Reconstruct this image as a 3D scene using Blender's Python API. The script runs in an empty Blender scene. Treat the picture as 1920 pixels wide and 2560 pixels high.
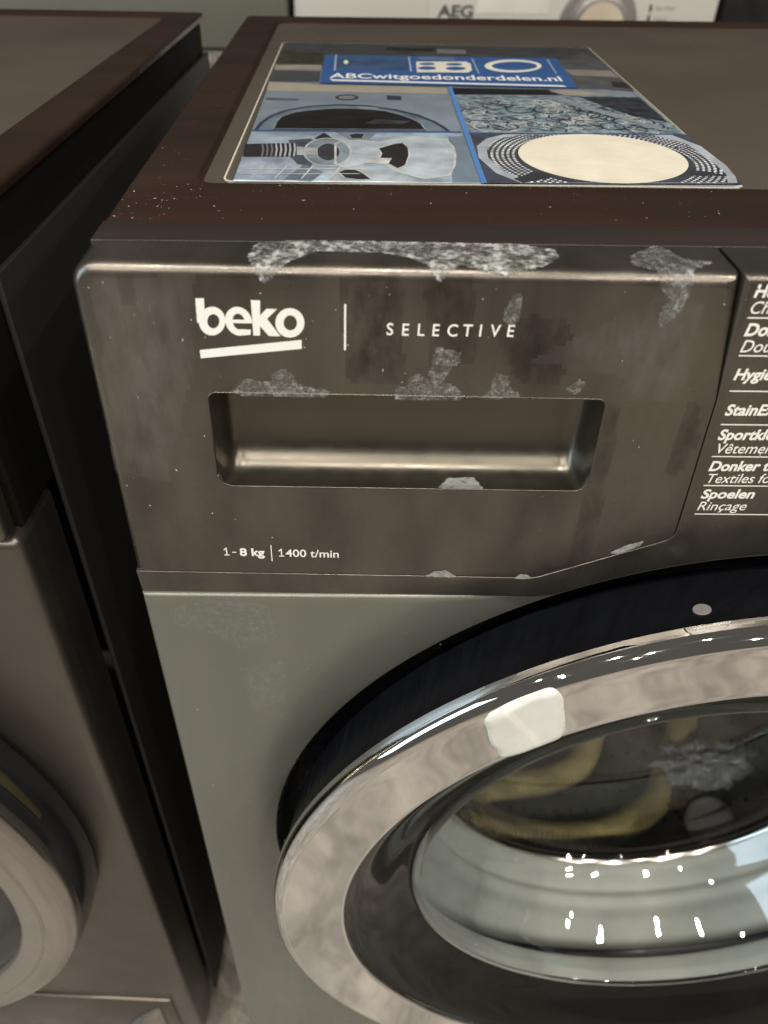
import bpy, bmesh, math, random
from mathutils import Vector, Matrix
from mathutils.geometry import delaunay_2d_cdt
R = math.radians
random.seed(4)
sc = bpy.context.scene
COL = sc.collection
# ------------------------------------------------------------------ camera
cd = bpy.data.cameras.new('camera'); cam = bpy.data.objects.new('camera', cd); COL.objects.link(cam)
cam.location = (0.0959, -0.2393, 0.9509)
cam.rotation_euler = (R(49.470), R(-0.5853), R(0.188))
cd.sensor_fit = 'HORIZONTAL'; cd.sensor_width = 36.0; cd.lens = 36.0*1938.7/1920
cd.shift_x = 59.9/1920
cd.clip_start = 0.01; cd.clip_end = 60
cd.dof.use_dof = True; cd.dof.focus_distance = 0.335; cd.dof.aperture_fstop = 13
sc.camera = cam
sc.render.resolution_x = 768; sc.render.resolution_y = 1024
sc.view_settings.view_transform = 'Standard'; sc.view_settings.look = 'None'
sc.view_settings.exposure = 0.0; sc.view_settings.gamma = 1.0
# ------------------------------------------------------------------ light
w = bpy.data.worlds.new('World'); sc.world = w; w.use_nodes = True
bg = w.node_tree.nodes['Background']
bg.inputs[0].default_value = (1.0, 0.92, 0.82, 1); bg.inputs[1].default_value = 0.10
def area(name, loc, target, sx, sy, power, col):
    l = bpy.data.lights.new(name, 'AREA'); l.shape = 'RECTANGLE'; l.size = sx; l.size_y = sy
    l.energy = power; l.color = col
    o = bpy.data.objects.new(name, l); COL.objects.link(o); o.location = loc
    o.rotation_euler = (Vector(target)-Vector(loc)).to_track_quat('-Z', 'Y').to_euler()
    return o
# shop ceiling: rows of small round spot lamps; cool daylight from the shop door at the left
for iy, (ly, n_, pw) in enumerate(((-0.74, 5, 14.0), (-1.7, 4, 12.5), (-2.7, 4, 17.0))):
    for ix in range(n_):
        l = bpy.data.lights.new('ceiling_spot', 'AREA'); l.shape = 'DISK'; l.size = 0.055; l.energy = pw; l.color = (1.0, 0.925, 0.82)
        o = bpy.data.objects.new('ceiling_spot', l); COL.objects.link(o); o.location = (0.35-1.75+ix*3.5/(n_-1)+0.15*(iy % 2)+random.uniform(-.16, .16), ly+random.uniform(-.10, .10), 2.55)
area('shop_door_daylight', (-2.3, -1.0, 1.3), (-0.9, -0.6, 0.2), 1.0, 1.7, 26, (0.66, 0.85, 1.0))

DATA = {
'r1': ((0.0599, 0.14221),(0.06149, 0.15253),(0.07301, 0.15564),(0.0961, 0.15616),(0.15003, 0.15631),(0.1612, 0.15228),(0.1618, 0.14689),(0.15563, 0.13976),(0.1441, 0.13601),(0.12831, 0.13949),(0.12183, 0.13409),(0.11937, 0.13843),(0.11247, 0.14461),(0.10351, 0.14819),(0.08173, 0.14843),(0.074, 0.14132),(0.06907, 0.13594),(0.06491, 0.13228),(0.06241, 0.1358)),
'r2': ((0.18739, 0.14796),(0.19743, 0.15695),(0.20055, 0.15359),(0.20259, 0.14657),(0.21154, 0.14396),(0.20328, 0.1381),(0.20304, 0.13143),(0.20223, 0.1254),(0.19933, 0.1209),(0.19778, 0.11912),(0.19736, 0.12532),(0.19914, 0.12803),(0.19496, 0.13294),(0.19364, 0.13789),(0.18648, 0.14105)),
'r3': ((0.14551, 0.12351),(0.14765, 0.12875),(0.14882, 0.12792),(0.14903, 0.12181),(0.14816, 0.11912),(0.14582, 0.11997)),
'r4': ((0.1229, 0.09585),(0.12182, 0.09881),(0.12284, 0.10275),(0.12299, 0.10659),(0.12366, 0.10897),(0.12597, 0.10666),(0.12798, 0.10812),(0.13049, 0.10675),(0.1305, 0.10387),(0.12804, 0.10237),(0.1266, 0.09891),(0.12469, 0.09539)),
'r5': ((0.11046, 0.08929),(0.11076, 0.09257),(0.11471, 0.09316),(0.11453, 0.09668),(0.1175, 0.09823),(0.12027, 0.0958),(0.12216, 0.09382),(0.12919, 0.09397),(0.1325, 0.09149),(0.13267, 0.08965)),
'r6': ((0.14195, 0.09014),(0.14455, 0.09427),(0.14525, 0.09928),(0.14804, 0.09785),(0.14951, 0.09336),(0.15338, 0.09088)),
'r7': ((0.0517, 0.09054),(0.0551, 0.09436),(0.06597, 0.09378),(0.06655, 0.09749),(0.06953, 0.09918),(0.07193, 0.0968),(0.07322, 0.09312),(0.07755, 0.09197),(0.08482, 0.09045),(0.08407, 0.08959),(0.05396, 0.08958)),
'r9': ((0.12693, -0.00079),(0.1305, 0.00134),(0.13414, 0.00225),(0.13876, -0.00114)),
'r9b': ((0.16554, -0.00145),(0.16778, 0.00033),(0.17033, -0.00016),(0.17181, -0.00171)),
'r10': ((0.2044, 0.01428),(0.20906, 0.01764),(0.21556, 0.0205),(0.21484, 0.01854),(0.2064, 0.01348)),
'r11': ((0.17145, 0.09377),(0.17437, 0.09685),(0.17587, 0.09587),(0.17427, 0.0928)),
'L_b_stem': ((0.04135, 0.12555),(0.04427, 0.12562),(0.04404, 0.12188),(0.04321, 0.11711),(0.04088, 0.11668)),
'L_b_out': ((0.05065, 0.11758),(0.05042, 0.1164),(0.04996, 0.11528),(0.04931, 0.11425),(0.0485, 0.11339),(0.04756, 0.11273),(0.04654, 0.1123),(0.04549, 0.11214),(0.04448, 0.11226),(0.04355, 0.11263),(0.04275, 0.11325),(0.04212, 0.11408),(0.04169, 0.11508),(0.04148, 0.11619),(0.04151, 0.11736),(0.04177, 0.11853),(0.04224, 0.11964),(0.0429, 0.12064),(0.04371, 0.12148),(0.04464, 0.12211),(0.04564, 0.12251),(0.04666, 0.12267),(0.04765, 0.12256),(0.04856, 0.12221),(0.04935, 0.12161),(0.04998, 0.12081),(0.05042, 0.11984),(0.05065, 0.11875)),
'L_b_in': ((0.04857, 0.11746),(0.04845, 0.11688),(0.04824, 0.11632),(0.04794, 0.11582),(0.04757, 0.1154),(0.04714, 0.11508),(0.04668, 0.11487),(0.0462, 0.1148),(0.04575, 0.11485),(0.04533, 0.11504),(0.04496, 0.11534),(0.04468, 0.11575),(0.04449, 0.11623),(0.0444, 0.11678),(0.04441, 0.11736),(0.04453, 0.11794),(0.04475, 0.11849),(0.04505, 0.11898),(0.04542, 0.1194),(0.04585, 0.11971),(0.04631, 0.11991),(0.04677, 0.11999),(0.04722, 0.11993),(0.04764, 0.11975),(0.048, 0.11946),(0.04828, 0.11906),(0.04848, 0.11858),(0.04857, 0.11803)),
'L_k_stem': ((0.05988, 0.12534),(0.06298, 0.12527),(0.06207, 0.11246),(0.05977, 0.11248)),
'L_o_out': ((0.0775, 0.11754),(0.07734, 0.11632),(0.07693, 0.11516),(0.07629, 0.11411),(0.07547, 0.11322),(0.07449, 0.11254),(0.07341, 0.1121),(0.07229, 0.11194),(0.07117, 0.11205),(0.07013, 0.11244),(0.06922, 0.11307),(0.06847, 0.11393),(0.06794, 0.11496),(0.06764, 0.1161),(0.06758, 0.11731),(0.06778, 0.11851),(0.06821, 0.11966),(0.06885, 0.12068),(0.06968, 0.12154),(0.07065, 0.1222),(0.0717, 0.12261),(0.0728, 0.12277),(0.07388, 0.12266),(0.0749, 0.12229),(0.0758, 0.12168),(0.07655, 0.12086),(0.0771, 0.11986),(0.07742, 0.11873)),
'L_o_in': ((0.07496, 0.11748),(0.07487, 0.11687),(0.07468, 0.11628),(0.07439, 0.11575),(0.07401, 0.1153),(0.07356, 0.11496),(0.07307, 0.11474),(0.07255, 0.11466),(0.07205, 0.11472),(0.07157, 0.11492),(0.07116, 0.11524),(0.07082, 0.11567),(0.07057, 0.11619),(0.07043, 0.11676),(0.07041, 0.11737),(0.0705, 0.11799),(0.0707, 0.11857),(0.07099, 0.11909),(0.07137, 0.11953),(0.07182, 0.11986),(0.07231, 0.12007),(0.07281, 0.12015),(0.07331, 0.1201),(0.07378, 0.11991),(0.07419, 0.11959),(0.07453, 0.11917),(0.07478, 0.11866),(0.07492, 0.11809)),
'L_e_out': ((0.05969, 0.11772),(0.05948, 0.11654),(0.05906, 0.11542),(0.05843, 0.11439),(0.05763, 0.11353),(0.05671, 0.11287),(0.0557, 0.11245),(0.05466, 0.11229),(0.05364, 0.1124),(0.0527, 0.11277),(0.05189, 0.11339),(0.05124, 0.11422),(0.0508, 0.11522),(0.05057, 0.11633),(0.05057, 0.11751),(0.0508, 0.11868),(0.05125, 0.11979),(0.05188, 0.12078),(0.05268, 0.12162),(0.05359, 0.12225),(0.05458, 0.12265),(0.05559, 0.12281),(0.05659, 0.1227),(0.0575, 0.12234),(0.05831, 0.12175),(0.05896, 0.12095),(0.05942, 0.11998),(0.05967, 0.11888)),
'L_k_up': ((0.06245, 0.11977),(0.06495, 0.12237),(0.06849, 0.12231),(0.06396, 0.11782),(0.06224, 0.11682)),
'L_k_dn': ((0.06235, 0.1183),(0.06461, 0.11923),(0.06903, 0.11239),(0.06513, 0.11238),(0.06219, 0.11607)),
'L_under': ((0.04055, 0.1065),(0.0763, 0.11119),(0.07624, 0.1078),(0.04052, 0.10328)),
'L_bar': ((0.091, 0.12461),(0.09167, 0.12463),(0.09158, 0.1076),(0.09088, 0.10758)),
'T': {'sel0': ((0.10541, 0.11371),(0.10776, 0.11367),(0.10534, 0.11834)), 'sel1': ((0.11071, 0.11364),(0.11306, 0.11359),(0.11058, 0.11827)), 'sel2': ((0.116, 0.11366),(0.11836, 0.11361),(0.11582, 0.11829)), 'sel3': ((0.12104, 0.11367),(0.1234, 0.11362),(0.1208, 0.1183)), 'sel4': ((0.12608, 0.11368),(0.12844, 0.11364),(0.12578, 0.11832)), 'sel5': ((0.13128, 0.11378),(0.13363, 0.11374),(0.13092, 0.11842)), 'sel6': ((0.13698, 0.11381),(0.13934, 0.11376),(0.13656, 0.11844)), 'sel7': ((0.14058, 0.11388),(0.14294, 0.11383),(0.14012, 0.11851)), 'sel8': ((0.14645, 0.1139),(0.14881, 0.11385),(0.14592, 0.11854)), 'kg1': ((0.03938, 0.00982),(0.04496, 0.00975),(0.03982, 0.01422)), 'kg2': ((0.04618, 0.00977),(0.05676, 0.00978),(0.04657, 0.01417)), 'kgbar': ((0.0595, 0.00684),(0.05999, 0.00685),(0.05983, 0.01602)), 'rpm': ((0.06271, 0.00955),(0.08839, 0.00931),(0.06296, 0.01397))},
'P': (('Hemden', (0.22524, 0.1295),(0.23868, 0.1297),(0.22468, 0.13392), 1),('Chemises', (0.22584, 0.12367),(0.23949, 0.12388),(0.22515, 0.1283), 0),('Dons', (0.22667, 0.11563),(0.24059, 0.11585),(0.22597, 0.12034), 1),('Doudoune', (0.22732, 0.10938),(0.24146, 0.1096),(0.2266, 0.11424), 0),('Hygiene', (0.22858, 0.09853),(0.2431, 0.09876),(0.22792, 0.10305), 1),('StainExpert', (0.2301, 0.08366),(0.24514, 0.08389),(0.22941, 0.08838), 1),('Sportkleding', (0.23095, 0.07277),(0.24636, 0.073),(0.23027, 0.07748), 1),('Vetements', (0.23213, 0.06642),(0.24776, 0.06665),(0.23142, 0.07126), 0),('Donker', (0.23196, 0.05813),(0.24788, 0.05837),(0.23128, 0.06289), 1),('Textiles', (0.23285, 0.05211),(0.24898, 0.05235),(0.23218, 0.05686), 0),('Spoelen', (0.23298, 0.04435),(0.24938, 0.0446),(0.23233, 0.04898), 1),('Rincage', (0.23332, 0.0381),(0.24994, 0.03835),(0.23266, 0.04285), 0)),
'PL': (((0.22573, 0.12194),(0.2303, 0.12201)),((0.22736, 0.10779),(0.2321, 0.10786)),((0.22869, 0.09363),(0.23358, 0.0937)),((0.23005, 0.07931),(0.23511, 0.07939)),((0.23118, 0.06472),(0.23641, 0.0648)),((0.23223, 0.05058),(0.23762, 0.05066)),((0.23298, 0.03583),(0.23855, 0.03591))),
'spo': ((0.23298, 0.04435),(0.25403, 0.04467)),
'rin': ((0.23332, 0.0381),(0.25282, 0.03839)),
'seam': ((0.21885, 0.16063),(0.22191, 0.15372),(0.21937, 0.13507),(0.22517, 0.08999),(0.22578, 0.06309),(0.22827, 0.02605),(0.22617, 0.02152),(0.17374, -0.00197),(0.00098, -0.00065)),
'pocket': ((0.04101, 0.08882),(0.18605, 0.08933),(0.18808, 0.0461),(0.04104, 0.04592)),
'paper': {'topband': ((0.0411, 0.3967),(0.0885, 0.3916),(0.2543, 0.3881),(0.2554, 0.3407),(0.2537, 0.2582),(0.0714, 0.3079),(0.0418, 0.3062)), 'olive': ((0.0411, 0.3675),(0.0708, 0.3578),(0.0712, 0.3254),(0.0417, 0.3237)), 'dark_top': ((0.1133, 0.3809),(0.1461, 0.3788),(0.1454, 0.3681),(0.1131, 0.3708)), 'light_top': ((0.1483, 0.3771),(0.168, 0.3754),(0.1666, 0.3609),(0.1473, 0.3625)), 'white1': ((0.0414, 0.3196),(0.0709, 0.3203),(0.0711, 0.3079),(0.0418, 0.3062)), 'grey1': ((0.0418, 0.3038),(0.071, 0.3031),(0.0713, 0.2733),(0.042, 0.2727)), 'white2': ((0.0417, 0.2718),(0.0758, 0.2658),(0.1454, 0.2623),(0.1454, 0.2473),(0.0424, 0.25)), 'wm_bg': ((0.0424, 0.2496),(0.1453, 0.2461),(0.1449, 0.1697),(0.0432, 0.1683)), 'wm_dial': ((0.0946, 0.2365),(0.0943, 0.2344),(0.0934, 0.2324),(0.092, 0.2309),(0.0902, 0.2298),(0.0882, 0.2294),(0.0862, 0.2296),(0.0844, 0.2305),(0.0829, 0.2319),(0.0819, 0.2338),(0.0816, 0.2359),(0.0818, 0.238),(0.0827, 0.24),(0.0841, 0.2416),(0.0859, 0.2427),(0.088, 0.2432),(0.09, 0.2429),(0.0919, 0.242),(0.0934, 0.2406),(0.0943, 0.2387)), 'wm_dial2': ((0.0928, 0.2364),(0.0926, 0.2351),(0.0919, 0.2339),(0.0909, 0.233),(0.0896, 0.2323),(0.0882, 0.232),(0.0867, 0.2322),(0.0854, 0.2327),(0.0844, 0.2336),(0.0837, 0.2347),(0.0834, 0.236),(0.0836, 0.2373),(0.0843, 0.2385),(0.0853, 0.2395),(0.0866, 0.2402),(0.088, 0.2405),(0.0895, 0.2403),(0.0908, 0.2398),(0.0919, 0.2389),(0.0925, 0.2377)), 'wm_disp': ((0.1102, 0.2423),(0.1182, 0.2408),(0.1183, 0.2313),(0.1104, 0.2316)), 'wm_tray': ((0.044, 0.2333),(0.0618, 0.2315),(0.0615, 0.2277),(0.0437, 0.2283)), 'wm_arc': ((0.0439, 0.1689),(0.0454, 0.1831),(0.0492, 0.1962),(0.0554, 0.2066),(0.0673, 0.216),(0.0833, 0.2211),(0.0997, 0.2193),(0.114, 0.2122),(0.126, 0.2014),(0.1338, 0.1886),(0.1381, 0.1778),(0.14, 0.1701)), 'wm_arc2': ((0.0458, 0.169),(0.0472, 0.1816),(0.0511, 0.1946),(0.0573, 0.205),(0.0691, 0.2143),(0.0834, 0.2182),(0.0988, 0.2164),(0.113, 0.2086),(0.1249, 0.198),(0.132, 0.1869),(0.1363, 0.1762),(0.1379, 0.1703)), 'wm_glass': ((0.0529, 0.1696),(0.0534, 0.1834),(0.0551, 0.1932),(0.0618, 0.2028),(0.0695, 0.2073),(0.0818, 0.2114),(0.0907, 0.2118),(0.0997, 0.2104),(0.1085, 0.2074),(0.1171, 0.1993),(0.1236, 0.1898),(0.1266, 0.182),(0.1281, 0.1713)), 'wm_handle': ((0.0934, 0.2172),(0.1051, 0.2149),(0.1055, 0.2104),(0.0948, 0.2116)), 'line1': ((0.0432, 0.1683),(0.1449, 0.1697),(0.145, 0.1667),(0.0432, 0.1653)), 'sp_bg': ((0.0432, 0.1653),(0.145, 0.1667),(0.1458, 0.092),(0.0437, 0.0911)), 'sp_right': ((0.1379, 0.1601),(0.1458, 0.1618),(0.1459, 0.0922),(0.134, 0.092)), 'sp_shadow': ((0.0621, 0.1513),(0.0722, 0.1545),(0.0792, 0.1411),(0.0745, 0.1111),(0.0684, 0.1156),(0.0648, 0.1252)), 'sp_arm': ((0.0883, 0.1524),(0.0962, 0.1527),(0.1042, 0.1497),(0.1123, 0.1561),(0.1221, 0.1608),(0.137, 0.1544),(0.1393, 0.1435),(0.1392, 0.1306),(0.1375, 0.1158),(0.1341, 0.102),(0.1231, 0.0961),(0.1135, 0.1035),(0.1023, 0.1217),(0.0963, 0.1143),(0.0891, 0.1105),(0.0845, 0.1162),(0.0837, 0.1467)), 'sp_hub': ((0.0921, 0.1333),(0.0918, 0.1285),(0.0911, 0.124),(0.0899, 0.12),(0.0882, 0.1167),(0.0863, 0.1142),(0.0841, 0.1127),(0.0817, 0.1121),(0.0794, 0.1125),(0.0771, 0.1139),(0.0749, 0.1162),(0.0731, 0.1194),(0.0716, 0.1232),(0.0705, 0.1277),(0.07, 0.1324),(0.0699, 0.1373),(0.0705, 0.1421),(0.0716, 0.1464),(0.0732, 0.1502),(0.0753, 0.1531),(0.0776, 0.1549),(0.0802, 0.1557),(0.0828, 0.1552),(0.0853, 0.1535),(0.0875, 0.1508),(0.0894, 0.1472),(0.0908, 0.1429),(0.0917, 0.1382)), 'sp_hub2': ((0.0871, 0.1331),(0.087, 0.1301),(0.0867, 0.1274),(0.0861, 0.1249),(0.0852, 0.1228),(0.0842, 0.1213),(0.0831, 0.1203),(0.0818, 0.1199),(0.0806, 0.1202),(0.0794, 0.1211),(0.0782, 0.1226),(0.0773, 0.1246),(0.0765, 0.127),(0.0759, 0.1297),(0.0757, 0.1326),(0.0757, 0.1356),(0.076, 0.1385),(0.0765, 0.1411),(0.0774, 0.1434),(0.0784, 0.1451),(0.0796, 0.1461),(0.0809, 0.1466),(0.0822, 0.1463),(0.0835, 0.1453),(0.0847, 0.1436),(0.0856, 0.1415),(0.0864, 0.1389),(0.0869, 0.1361)), 'sp_win': ((0.1036, 0.1395),(0.1072, 0.1436),(0.112, 0.1478),(0.116, 0.1494),(0.1184, 0.1414),(0.1183, 0.1298),(0.1161, 0.115),(0.1119, 0.1091),(0.1074, 0.1171),(0.1038, 0.123),(0.105, 0.1318)), 'sp_low': ((0.0811, 0.0914),(0.0841, 0.1069),(0.0963, 0.1155),(0.1064, 0.1054),(0.1231, 0.0961),(0.1228, 0.0922)), 'sp_lowwin': ((0.0859, 0.1047),(0.0891, 0.1082),(0.0942, 0.1084),(0.0978, 0.1029),(0.1013, 0.0951),(0.095, 0.0944),(0.0893, 0.0964)), 'sp_up': ((0.0831, 0.1659),(0.1044, 0.1662),(0.0994, 0.1528),(0.0915, 0.1525)), 'sp_upwin': ((0.0897, 0.1609),(0.0938, 0.164),(0.0982, 0.1627),(0.097, 0.155),(0.0914, 0.1547)), 'sp_upwin2': ((0.0739, 0.154),(0.0782, 0.1648),(0.0826, 0.1555),(0.0787, 0.152)), 'sp_upleft': ((0.0642, 0.094),(0.0714, 0.1145),(0.0806, 0.1045),(0.0755, 0.0916)), 'sp_shaft': ((0.0425, 0.1436),(0.0656, 0.1459),(0.067, 0.1349),(0.067, 0.1253),(0.0438, 0.1244)), 'sp_shaft2': ((0.0666, 0.1406),(0.0762, 0.1384),(0.077, 0.1281),(0.0675, 0.1273)), 'sp_ribs': (((0.05, 0.1448),(0.0508, 0.1448),(0.0523, 0.1348),(0.0526, 0.1247),(0.0517, 0.1247),(0.0513, 0.1348)),((0.0521, 0.1448),(0.0529, 0.1449),(0.0543, 0.1349),(0.0547, 0.1248),(0.0538, 0.1247),(0.0533, 0.1348)),((0.0542, 0.1449),(0.055, 0.145),(0.0564, 0.135),(0.0567, 0.1249),(0.0558, 0.1248),(0.0554, 0.1349)),((0.0564, 0.145),(0.0571, 0.145),(0.0584, 0.135),(0.0587, 0.1249),(0.0578, 0.1249),(0.0575, 0.135)),((0.0585, 0.1451),(0.0592, 0.1451),(0.0605, 0.1351),(0.0607, 0.125),(0.0598, 0.125),(0.0595, 0.1351)),((0.0606, 0.1452),(0.0614, 0.1452),(0.0626, 0.1352),(0.0627, 0.1251),(0.0618, 0.1251),(0.0616, 0.1352)),((0.0627, 0.1453),(0.0635, 0.1453),(0.0646, 0.1353),(0.0648, 0.1252),(0.0639, 0.1251),(0.0636, 0.1353)),((0.0648, 0.1454),(0.0656, 0.1454),(0.0667, 0.1354),(0.0668, 0.1252),(0.0659, 0.1252),(0.0657, 0.1353))), 'vline': ((0.1461, 0.2628),(0.1484, 0.2629),(0.1482, 0.0917),(0.1459, 0.0916)), 'banner': ((0.0717, 0.3483),(0.2248, 0.3471),(0.2219, 0.2626),(0.0719, 0.2677)), 'oven': ((0.0802, 0.3445),(0.127, 0.3435),(0.1262, 0.3028),(0.0792, 0.3021)), 'oven_l': ((0.0787, 0.3499),(0.0796, 0.3499),(0.0801, 0.3012),(0.079, 0.3011)), 'oven_r': ((0.1268, 0.3457),(0.1277, 0.3457),(0.1272, 0.3014),(0.1261, 0.3014)), 'knob': ((0.0876, 0.3264),(0.0874, 0.3233),(0.0869, 0.321),(0.0862, 0.3202),(0.0854, 0.321),(0.0848, 0.3231),(0.0846, 0.3262),(0.0847, 0.3293),(0.0852, 0.3316),(0.086, 0.3325),(0.0868, 0.3317),(0.0874, 0.3295)), 'hob': ((0.1313, 0.3305),(0.1637, 0.3324),(0.1661, 0.3258),(0.1647, 0.3059),(0.1615, 0.3),(0.1302, 0.2992)), 'hobs': (((0.1432, 0.324),(0.1427, 0.3224),(0.1415, 0.321),(0.1397, 0.32),(0.1377, 0.3196),(0.1358, 0.3198),(0.1341, 0.3206),(0.1331, 0.3218),(0.1328, 0.3234),(0.1332, 0.325),(0.1345, 0.3264),(0.1362, 0.3274),(0.1382, 0.3278),(0.1402, 0.3276),(0.1418, 0.3268),(0.1429, 0.3255)),((0.1607, 0.324),(0.1601, 0.3224),(0.1588, 0.321),(0.157, 0.32),(0.1549, 0.3196),(0.1529, 0.3198),(0.1512, 0.3206),(0.1501, 0.3218),(0.1498, 0.3234),(0.1504, 0.3249),(0.1517, 0.3263),(0.1535, 0.3273),(0.1556, 0.3278),(0.1577, 0.3276),(0.1594, 0.3268),(0.1604, 0.3255)),((0.143, 0.3115),(0.1424, 0.3094),(0.1411, 0.3076),(0.1391, 0.3063),(0.1369, 0.3058),(0.1347, 0.3061),(0.1328, 0.3071),(0.1317, 0.3088),(0.1313, 0.3108),(0.1319, 0.3129),(0.1333, 0.3148),(0.1352, 0.3161),(0.1375, 0.3166),(0.1398, 0.3163),(0.1416, 0.3152),(0.1427, 0.3135)),((0.1616, 0.3116),(0.1609, 0.3095),(0.1594, 0.3077),(0.1572, 0.3064),(0.1547, 0.3058),(0.1523, 0.3061),(0.1504, 0.3071),(0.1491, 0.3088),(0.1488, 0.3108),(0.1495, 0.3129),(0.151, 0.3148),(0.1532, 0.3161),(0.1557, 0.3167),(0.1581, 0.3164),(0.1601, 0.3153),(0.1613, 0.3136))), 'hobtop': ((0.1338, 0.3461),(0.1572, 0.3453),(0.157, 0.3367),(0.1333, 0.3374)), 'ring': ((0.2109, 0.3216),(0.2097, 0.3173),(0.2077, 0.3133),(0.2049, 0.3097),(0.2016, 0.3066),(0.1979, 0.3042),(0.1939, 0.3027),(0.1898, 0.302),(0.1859, 0.3022),(0.1823, 0.3034),(0.1792, 0.3053),(0.1768, 0.3081),(0.175, 0.3114),(0.1742, 0.3153),(0.1742, 0.3195),(0.1752, 0.3238),(0.177, 0.328),(0.1797, 0.3318),(0.1831, 0.3351),(0.187, 0.3377),(0.1912, 0.3395),(0.1954, 0.3402),(0.1996, 0.34),(0.2033, 0.3387),(0.2065, 0.3365),(0.209, 0.3335),(0.2106, 0.3299),(0.2112, 0.3259)), 'ring2': ((0.2081, 0.3214),(0.2072, 0.3185),(0.2057, 0.3156),(0.2035, 0.313),(0.2009, 0.3109),(0.1979, 0.3092),(0.1947, 0.3081),(0.1915, 0.3076),(0.1883, 0.3077),(0.1854, 0.3085),(0.1829, 0.3099),(0.1809, 0.3118),(0.1795, 0.3141),(0.1788, 0.3168),(0.1788, 0.3198),(0.1795, 0.3227),(0.181, 0.3257),(0.1831, 0.3283),(0.1857, 0.3306),(0.1888, 0.3324),(0.192, 0.3336),(0.1954, 0.3342),(0.1987, 0.334),(0.2017, 0.3332),(0.2043, 0.3317),(0.2063, 0.3297),(0.2076, 0.3272),(0.2082, 0.3244)), 'sep': ((0.1682, 0.3417),(0.169, 0.3417),(0.1685, 0.2971),(0.1678, 0.297)), 'sep2': ((0.2178, 0.3415),(0.2186, 0.3416),(0.2165, 0.2997),(0.2158, 0.2997)), 'text': ((0.077, 0.2807),(0.2162, 0.2794),(0.0784, 0.294)), 'uline': ((0.0771, 0.2776),(0.0799, 0.2769),(0.2146, 0.2685),(0.2155, 0.2647),(0.079, 0.2729)), 'tr_grey': ((0.2226, 0.3418),(0.2474, 0.3687),(0.2554, 0.3407),(0.2536, 0.2619),(0.222, 0.2636)), 'tr_white': ((0.2238, 0.3155),(0.2528, 0.3143),(0.2542, 0.2954),(0.2265, 0.2992)), 'tr_dark': ((0.2462, 0.2846),(0.2549, 0.28),(0.2541, 0.2638),(0.2437, 0.2695)), 'tr_black': ((0.1475, 0.2621),(0.2042, 0.2613),(0.2116, 0.2478),(0.1481, 0.2464)), 'tr_white2': ((0.2035, 0.2575),(0.2219, 0.2603),(0.2399, 0.2474),(0.2114, 0.2469)), 'rack': ((0.1485, 0.2446),(0.2528, 0.2467),(0.2543, 0.1698),(0.1492, 0.168)), 'rack_bar': ((0.1974, 0.2417),(0.2061, 0.2421),(0.2522, 0.1707),(0.2437, 0.1772)), 'rack_dark': ((0.2182, 0.2427),(0.2522, 0.2444),(0.2528, 0.1919),(0.2379, 0.2025)), 'line2': ((0.1487, 0.168),(0.2543, 0.1698),(0.2545, 0.1674),(0.1489, 0.165)), 'drum': ((0.1492, 0.165),(0.2545, 0.1674),(0.2553, 0.0946),(0.1478, 0.0915)), 'drum_rim': ((0.1498, 0.144),(0.1558, 0.1568),(0.1652, 0.1643),(0.2471, 0.1665),(0.2552, 0.1482),(0.2567, 0.1193),(0.2552, 0.1035),(0.253, 0.0955),(0.1624, 0.0923),(0.1537, 0.1049),(0.1487, 0.1263)), 'drum_in': ((0.1539, 0.1411),(0.1614, 0.157),(0.1735, 0.164),(0.2376, 0.1661),(0.2498, 0.1511),(0.2525, 0.1219),(0.2524, 0.1072),(0.2491, 0.0958),(0.1673, 0.0929),(0.1574, 0.1076),(0.153, 0.1265)), 'drum_paddle': ((0.16, 0.0976),(0.1707, 0.1081),(0.1777, 0.1058),(0.1784, 0.1007),(0.1632, 0.0923)), 'drum_paddle2': ((0.2377, 0.1106),(0.2445, 0.1109),(0.2523, 0.1047),(0.2365, 0.1041)), 'disc': ((0.244, 0.1263),(0.2414, 0.1199),(0.2377, 0.1137),(0.2332, 0.1081),(0.228, 0.1031),(0.2222, 0.0988),(0.216, 0.0953),(0.2096, 0.0927),(0.2032, 0.0911),(0.1968, 0.0904),(0.1907, 0.0906),(0.185, 0.0919),(0.1798, 0.094),(0.1752, 0.0971),(0.1714, 0.101),(0.1685, 0.1057),(0.1667, 0.1111),(0.1659, 0.117),(0.1663, 0.1233),(0.1679, 0.1299),(0.1707, 0.1364),(0.1746, 0.1428),(0.1797, 0.1488),(0.1856, 0.1542),(0.1924, 0.1587),(0.1996, 0.1622),(0.2072, 0.1645),(0.2147, 0.1654),(0.2219, 0.1651),(0.2285, 0.1634),(0.2343, 0.1604),(0.239, 0.1564),(0.2426, 0.1514),(0.2449, 0.1457),(0.2459, 0.1394),(0.2456, 0.1329))},
}
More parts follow.
